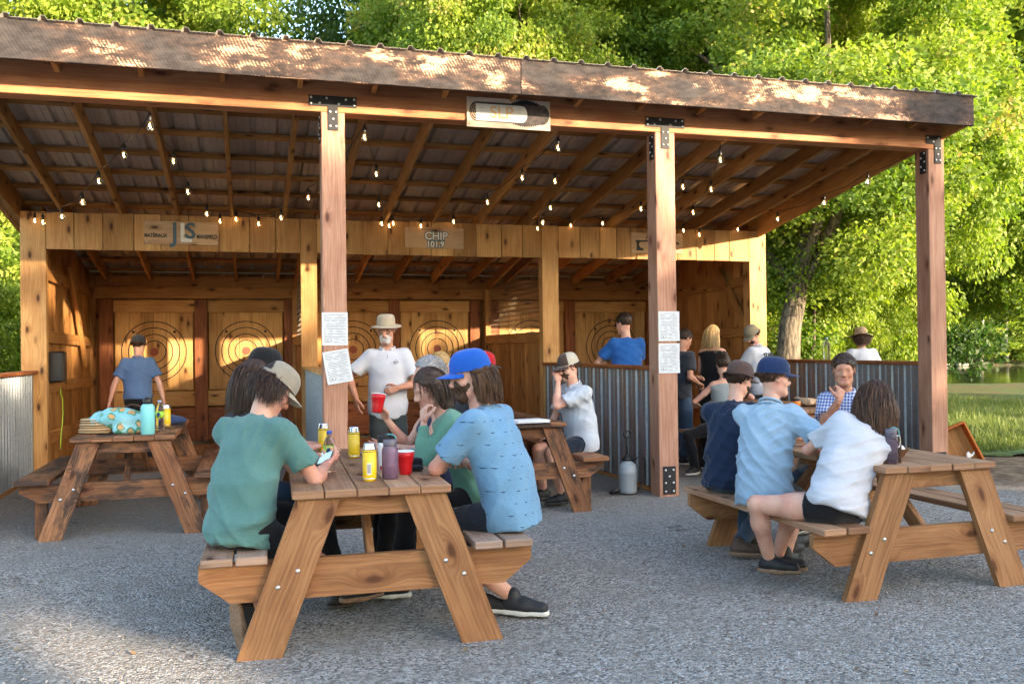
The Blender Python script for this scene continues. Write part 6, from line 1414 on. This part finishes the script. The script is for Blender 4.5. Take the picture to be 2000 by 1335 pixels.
# second table, left bench
P('seated bearded person in a navy T-shirt and brown cap', (3.12, 5.50), 38, pel=.525, lean=17, s=.94, head=(14, 16, 0), hands=[(3.62, 5.72, .77), (3.60, 5.45, .77)], elbow=[(0, 0, -1), (.2, -.6, -1)], neck_up=.3,
  feet=[(3.30, 5.60, 0), (3.13, 5.38, 0)], footdir=[(.9, -.3), (.85, -.45)], top=TN, bottom=TD, legs='long', shoe=SHN, sole=SOLET, hairc=HB, hair=dict(kind='short', t=.012, n=400, front=.03, low=-.085), beard=dict(m=HB, t=.009, top=-.02), cap=dict(kind='ball', m=CBR, m2=CBR), fine=1.1, group=G2)
P('seated person in a light blue shirt, navy cap and glasses', (3.09, 5.00), 38, pel=.525, lean=16, s=.97, head=(-8, 4, 0), hands=[(3.62, 5.28, .76), (3.52, 4.88, .67)], elbow=[(0, 0, -1), (.3, -.9, -.6)], neck_up=.35,
  feet=[(3.45, 5.25, 0), (3.25, 5.02, 0)], top=TL, bottom=TNV, shoe=SHB, sole=SOLEB, hairc=HM, hair=dict(kind='short', t=.006, n=250, front=.03), cap=dict(kind='ball', m=CNV, badge=BRD, flat=.006), glasses=True, collar=True, group=G2, bulk=1.03, wr=1.4, hem=-.14)
P('seated person in a white T-shirt and black shorts with long brown hair', (3.19, 4.40), 68, pel=.510, lean=24, side=26, s=.95, fem=1, hipyaw=110, head=(52, 26, 8), neck_up=.1, hands=[(3.42, 4.90, .745), (3.66, 4.92, .77)], elbow=[(-1, -.15, -.35), (.6, -.3, -1)],
  feet=[(2.98, 4.78, .12), (3.15, 4.96, .0)], knee=[(-1, .45, .9), (-.15, 1, .7)], footdir=[(.75, -.5), (.8, -.45)], top=TW, bottom=TK, legs='mini', shoe=SHB, sole=SOLET, hairc=H2, hair=dict(kind='long', t=.008, len=.33, n=1700, front=.02, seg=18, curl=.009, cf=5., wid=.0026, grav=.34), group=G2, wr=.9, bulk=1.14, hem=-.05)
P('seated person in a blue checked shirt holding a hand to the mouth', (4.30, 5.78), 205, pel=.54, lean=7, s=.95, head=(231, 4, 0), skin=SKT, hands=[(3.95, 5.75, .76), (4.06, 5.57, 1.0)], elbow=[(0, 0, -1), (-.5, -.2, -1)],
  feet=[(3.95, 5.6, 0), (4.0, 5.9, 0)], top=TC, bottom=TD, legs='long', sleeve='short', shoe=SHB, hairc=HB, hair=dict(kind='short', t=.008, n=400, front=.05, low=-.06), collar=True,
  handspec=[dict(curl=.4), dict(d=(.30, .15, .8), n=(.1, .9, .1), curl=1.25, thumb=1.)], group=G2)
# table behind: white shirt with cap, red cap, blonde bun
P('seated person in a pale grey shirt touching a brown and cream cap', (2.95, 7.88), 190, pel=.56, lean=10, s=.95, head=(192, 16, 0), hands=[(2.715, 7.84, 1.085), (2.62, 8.0, .56)], elbow=[(-.25, -.5, -1), (0, .5, -.5)],
  feet=[(2.68, 7.66, 0), (2.60, 7.95, 0)], top=TS, bottom=TNV, shoe=SHB, sole=SOLEB, hairc=HM, hair=dict(kind='short', t=.006, n=150, front=.03), beard=dict(m=HM, t=.003, top=-.025, smooth=True), cap=dict(kind='ball', m=CBR, m2=CCR), glasses=DARKG, collar=True, hem=-.12, bulk=1.12,
  handspec=[dict(d=(-.1, .1, 1), n=(-.2, .9, .1), curl=1.0), dict(curl=.5)], fine=1.4, group=G4)
P('seated person in a red cap mostly hidden behind the royal blue cap', (1.80, 7.80), 5, pel=.57, lean=18, s=.99, head=(-5, 12, 0), hands=[(2.0, 7.95, .8), (2.0, 7.7, .8)], feet=[(2.0, 8.0, 0), (2.0, 7.7, 0)], top=TCH, bottom=TK, shoe=SHB, hairc=HB, hair=short_hair, cap=dict(kind='ball', m=CRD, visor=CBK), fine=1.6, group=G4, handspec=['skip', 'skip'])
P('seated person with a blonde bun and sunglasses on the head at the middle table', (1.66, 8.40), 20, pel=.565, lean=8, s=.97, fem=1, head=(40, 12, 0), hands=[(2.0, 8.6, .8), (2.0, 8.4, .8)], feet=[(2.0, 8.5, 0), (2.0, 8.3, 0)], top=TK, bottom=TK, shoe=SHB, hairc=HY, hair=dict(kind='bun', t=.012, n=300, front=.03, c=(0, -.10, .06)), fine=1.6, group=G4, handspec=['skip', 'skip'])
# standing people
polo = P('standing person in a white polo shirt and khaki sun hat looking down', (1.215, 8.30), 262, pel=.905, lean=3, s=.955, head=(248, 14, 0), skin=SKT, hands=[(1.275, 8.06, 1.06), (.915, 8.19, .965)], elbow=[(.9, .3, -.6), (-.8, .5, -.2)],
  feet=[(1.33, 8.30, 0), (1.10, 8.30, 0)], knee=[(0, -1, 0), (0, -1, 0)], top=TW, bottom=TDK, legs='long', shoe=SHB, hairc=HG, hair=dict(kind='short', t=.005, n=120, front=.02), beard=dict(m=HW, t=.005, top=-.038, smooth=True), glasses=True, collar=True, hem=-.13, bulk=1.04,
  cap=dict(kind='brim', m=CKH, m2=CKH, up=.014, tilt=.10, brim=.058, drop=.014, prof=[(1.0, .0), (.99, .02), (.96, .05), (.90, .078), (.72, .092), (.4, .09), (.0, .082)], wav=.35), handspec=[dict(d=(-.75, .1, -.25), n=(.1, .9, -.3), curl=.6), dict(curl=.5, d=(.05, -.1, -1), n=(.7, .3, 0))], group=G3, fine=1.2)
P('standing person in a faded blue polo facing the targets', (-1.335, 12.0), 84, pel=.86, lean=2, s=.90, head=(70, 8, 0), hands=[(-1.66, 12.0, .80), (-1.03, 11.96, .80)], elbow=[(-1, -.4, 0), (1, -.4, 0)], feet=[(-1.45, 12.0, 0), (-1.22, 12.0, 0)], knee=[(0, 1, 0), (0, 1, 0)],
  top=TP, bottom=TK, legs='long', shoe=SHB, hairc=HM, hair=short_hair, cap=dict(kind='ball', m=TCH), fine=1.8, group=G3, bulk=1.04, hem=-.02, wr=.8, collar=True)
P('standing person in a royal blue T-shirt seen from behind at the middle half wall', (4.36, 10.05), 82, pel=.98, lean=3, s=1.0, head=(118, 14, 0), hands=[(4.25, 10.38, 1.15), (4.42, 10.38, 1.13)], elbow=[(-1, -.2, -.3), (1, -.4, -.5)], feet=[(4.25, 10.05, 0), (4.48, 10.05, 0)], knee=[(0, 1, 0), (0, 1, 0)],
  top=TR, bottom=TNV, legs='long', shoe=SHB, hairc=HB, hair=dict(kind='short', t=.008, n=200, front=.045, low=-.08), glasses=DARKG, fine=1.6, group=G3, bulk=1.08, wr=.8)
P('standing person in a charcoal T-shirt and jeans partly hidden behind the post', (4.93, 9.80), 15, pel=.86, lean=5, s=.905, head=(8, 24, 0), skin=SKT, hands=[(5.13, 9.80, 1.03), (5.12, 9.68, .96)], elbow=[(-.4, .2, -1), (-.4, -.6, -1)], feet=[(4.9, 9.9, 0), (4.9, 9.68, 0)], knee=[(1, 0, 0), (1, 0, 0)],
  top=TCH, bottom=TD, legs='long', shoe=SHB, hairc=HB, hair=short_hair, fine=1.6, group=G3, handspec=[dict(curl=.9), dict(curl=.9)])
P('standing person with long blonde hair in a black strappy top', (5.78, 10.55), 60, pel=.90, lean=3, s=.92, fem=1, head=(30, 14, 0), hands=[(5.9, 10.8, 1.0), (6.08, 10.3, 1.18)], elbow=[(-1, 0, -1), (.5, -.5, -1)], feet=[(5.7, 10.6, 0), (5.88, 10.5, 0)], knee=[(0, 1, 0), (0, 1, 0)],
  top=TK, bottom=TK, legs='long', tanktop=True, shoe=SHB, hairc=HY, hair=dict(kind='long', t=.014, len=.20, n=500, front=.03), fine=1.6, group=G3, handspec=[dict(curl=.4), dict(curl=.35, spread=.3)])
P('seated person in a grey tank top with a dark hair bun', (5.00, 8.85), 82, pel=.555, lean=4, s=.90, fem=1, head=(70, 10, 0), hands=[(4.82, 9.2, .75), (5.3, 9.1, .78)], elbow=[(-1, -.3, -.5), (1, -.3, -.5)], hipyaw=130, feet=[(4.66, 8.92, 0), (4.95, 9.2, 0)], knee=[(-1, .1, 1), (0, 1, 1)], footdir=[(-.7, -.4), (0, 1)],
  top=TY, bottom=TK, legs='long', tanktop=True, shoe=SHB, sole=SOLEW, hairc=HB, hair=dict(kind='bun', t=.012, n=300, front=.03, c=(0.01, -.075, .13)), fine=1.4, group=G4)
st = P('standing person in a white STAFF shirt and olive cap looking down', (6.13, 9.95), 118, pel=.89, lean=8, s=.93, head=(196, 34, 0), hands=[(5.85, 10.25, 1.0), (6.1, 10.4, 1.0)], elbow=[(-.6, -.6, -.8), (.6, -.2, -1)], feet=[(6.05, 9.95, 0), (6.25, 10.05, 0)], knee=[(0, 1, 0), (0, 1, 0)],
  top=TW, bottom=TDK, legs='long', sleeve='short', shoe=SHB, hairc=HB, hair=short_hair, cap=dict(kind='ball', m=COL, m2=COL), beard=dict(m=HB, t=.002, top=-.03, smooth=True), fine=1.5, group=G3, collar=True, wr=.6, bulk=1.06)
i_ = o_info[st.name]; rm_, fm_, up_ = [Vector(list(i_[k])) for k in ('rm', 'fm', 'd2')]
mt_ = Matrix((( rm_.x, up_.x, -fm_.x), (rm_.y, up_.y, -fm_.y), (rm_.z, up_.z, -fm_.z)))
lt = text('STAFF', .085, tuple(Vector(list(i_['P2']))+up_*.055-fm_*.150), mt_.to_euler(), ink, st, bold=.0015, ext=.004)
P('standing person in a straw hat and white T-shirt beyond the right half wall', (7.70, 10.05), 78, pel=.86, lean=4, s=.90, head=(70, 8, 0), hands=[(7.5, 10.3, .95), (7.95, 10.3, .95)], elbow=[(-1, 0, -1), (1, 0, -1)], feet=[(7.6, 10.05, 0), (7.8, 10.05, 0)], knee=[(0, 1, 0), (0, 1, 0)],
  top=TW, bottom=TNV, legs='long', shoe=SHB, hairc=HM, hair=dict(kind='curly', t=.028, n=900, amp=.006, low=-.13, front=.02, zlo=-.9, grav=.3, curl=.006, cf=14.), cap=dict(kind='brim', m=STRAW, m2=BND, brim=.085, drop=.03, prof=[(1.0, .0), (.99, .018), (.97, .045), (.88, .08), (.6, .095), (.0, .10)], wav=.5), fine=1.5, group=G3, wr=.6)
i_ = o_info[polo.name]; rm_, fm_, up_ = [Vector(list(i_[k])) for k in ('rm', 'fm', 'd2')]
b = MB(); c0 = Vector(list(i_['P2']))+up_*.075-rm_*.075+fm_*.142
for dx_, dz_, w_ in ((0, .020, .012), (-.012, .010, .014), (.012, .010, .014), (0, 0, .052), (-.004, -.008, .03), (.012, -.014, .012), (-.012, -.016, .012), (0, -.024, .010)):
    b.obox(c0-rm_*dx_+up_*dz_, (rm_, fm_, up_), (w_, .006, .0035), bev=.0005)
b.build('chest_emblem', ink, polo)
b = MB(); b.obox(Vector(list(i_['P3']))+fm_*.098-up_*.075, (rm_, fm_, up_), (.004, .014, .11), bev=.001); b.build('placket_shadow_line', cloth('placket_shadow', (.25, .26, .3)), polo)  # thin dark strip: the placket's shadow line put in as colour on the shirt
# the phone in the hand of the person in sea green
o = empty('mobile_phone', (.385, 4.885, .842), 0, 'black phone held by the person in the sea green T-shirt', 'phone'); o.rotation_euler = (R(28), R(-16), R(-28))
b = MB(); b.obox((0, 0, 0), ((1, 0, 0), (0, 1, 0), (0, 0, 1)), (.078, .155, .010), bev=.004); b.build('phone_case', M['black'], o)
n = N('phone_screen'); n.base((.05, .10, .14)); n.set(Roughness=.12); n.b.inputs['Emission Color'].default_value = (.25, .42, .52, 1); n.b.inputs['Emission Strength'].default_value = .35
b = MB(); b.box(-.034, .034, -.070, .070, .0052, .0058); b.build('screen', n.m, o)
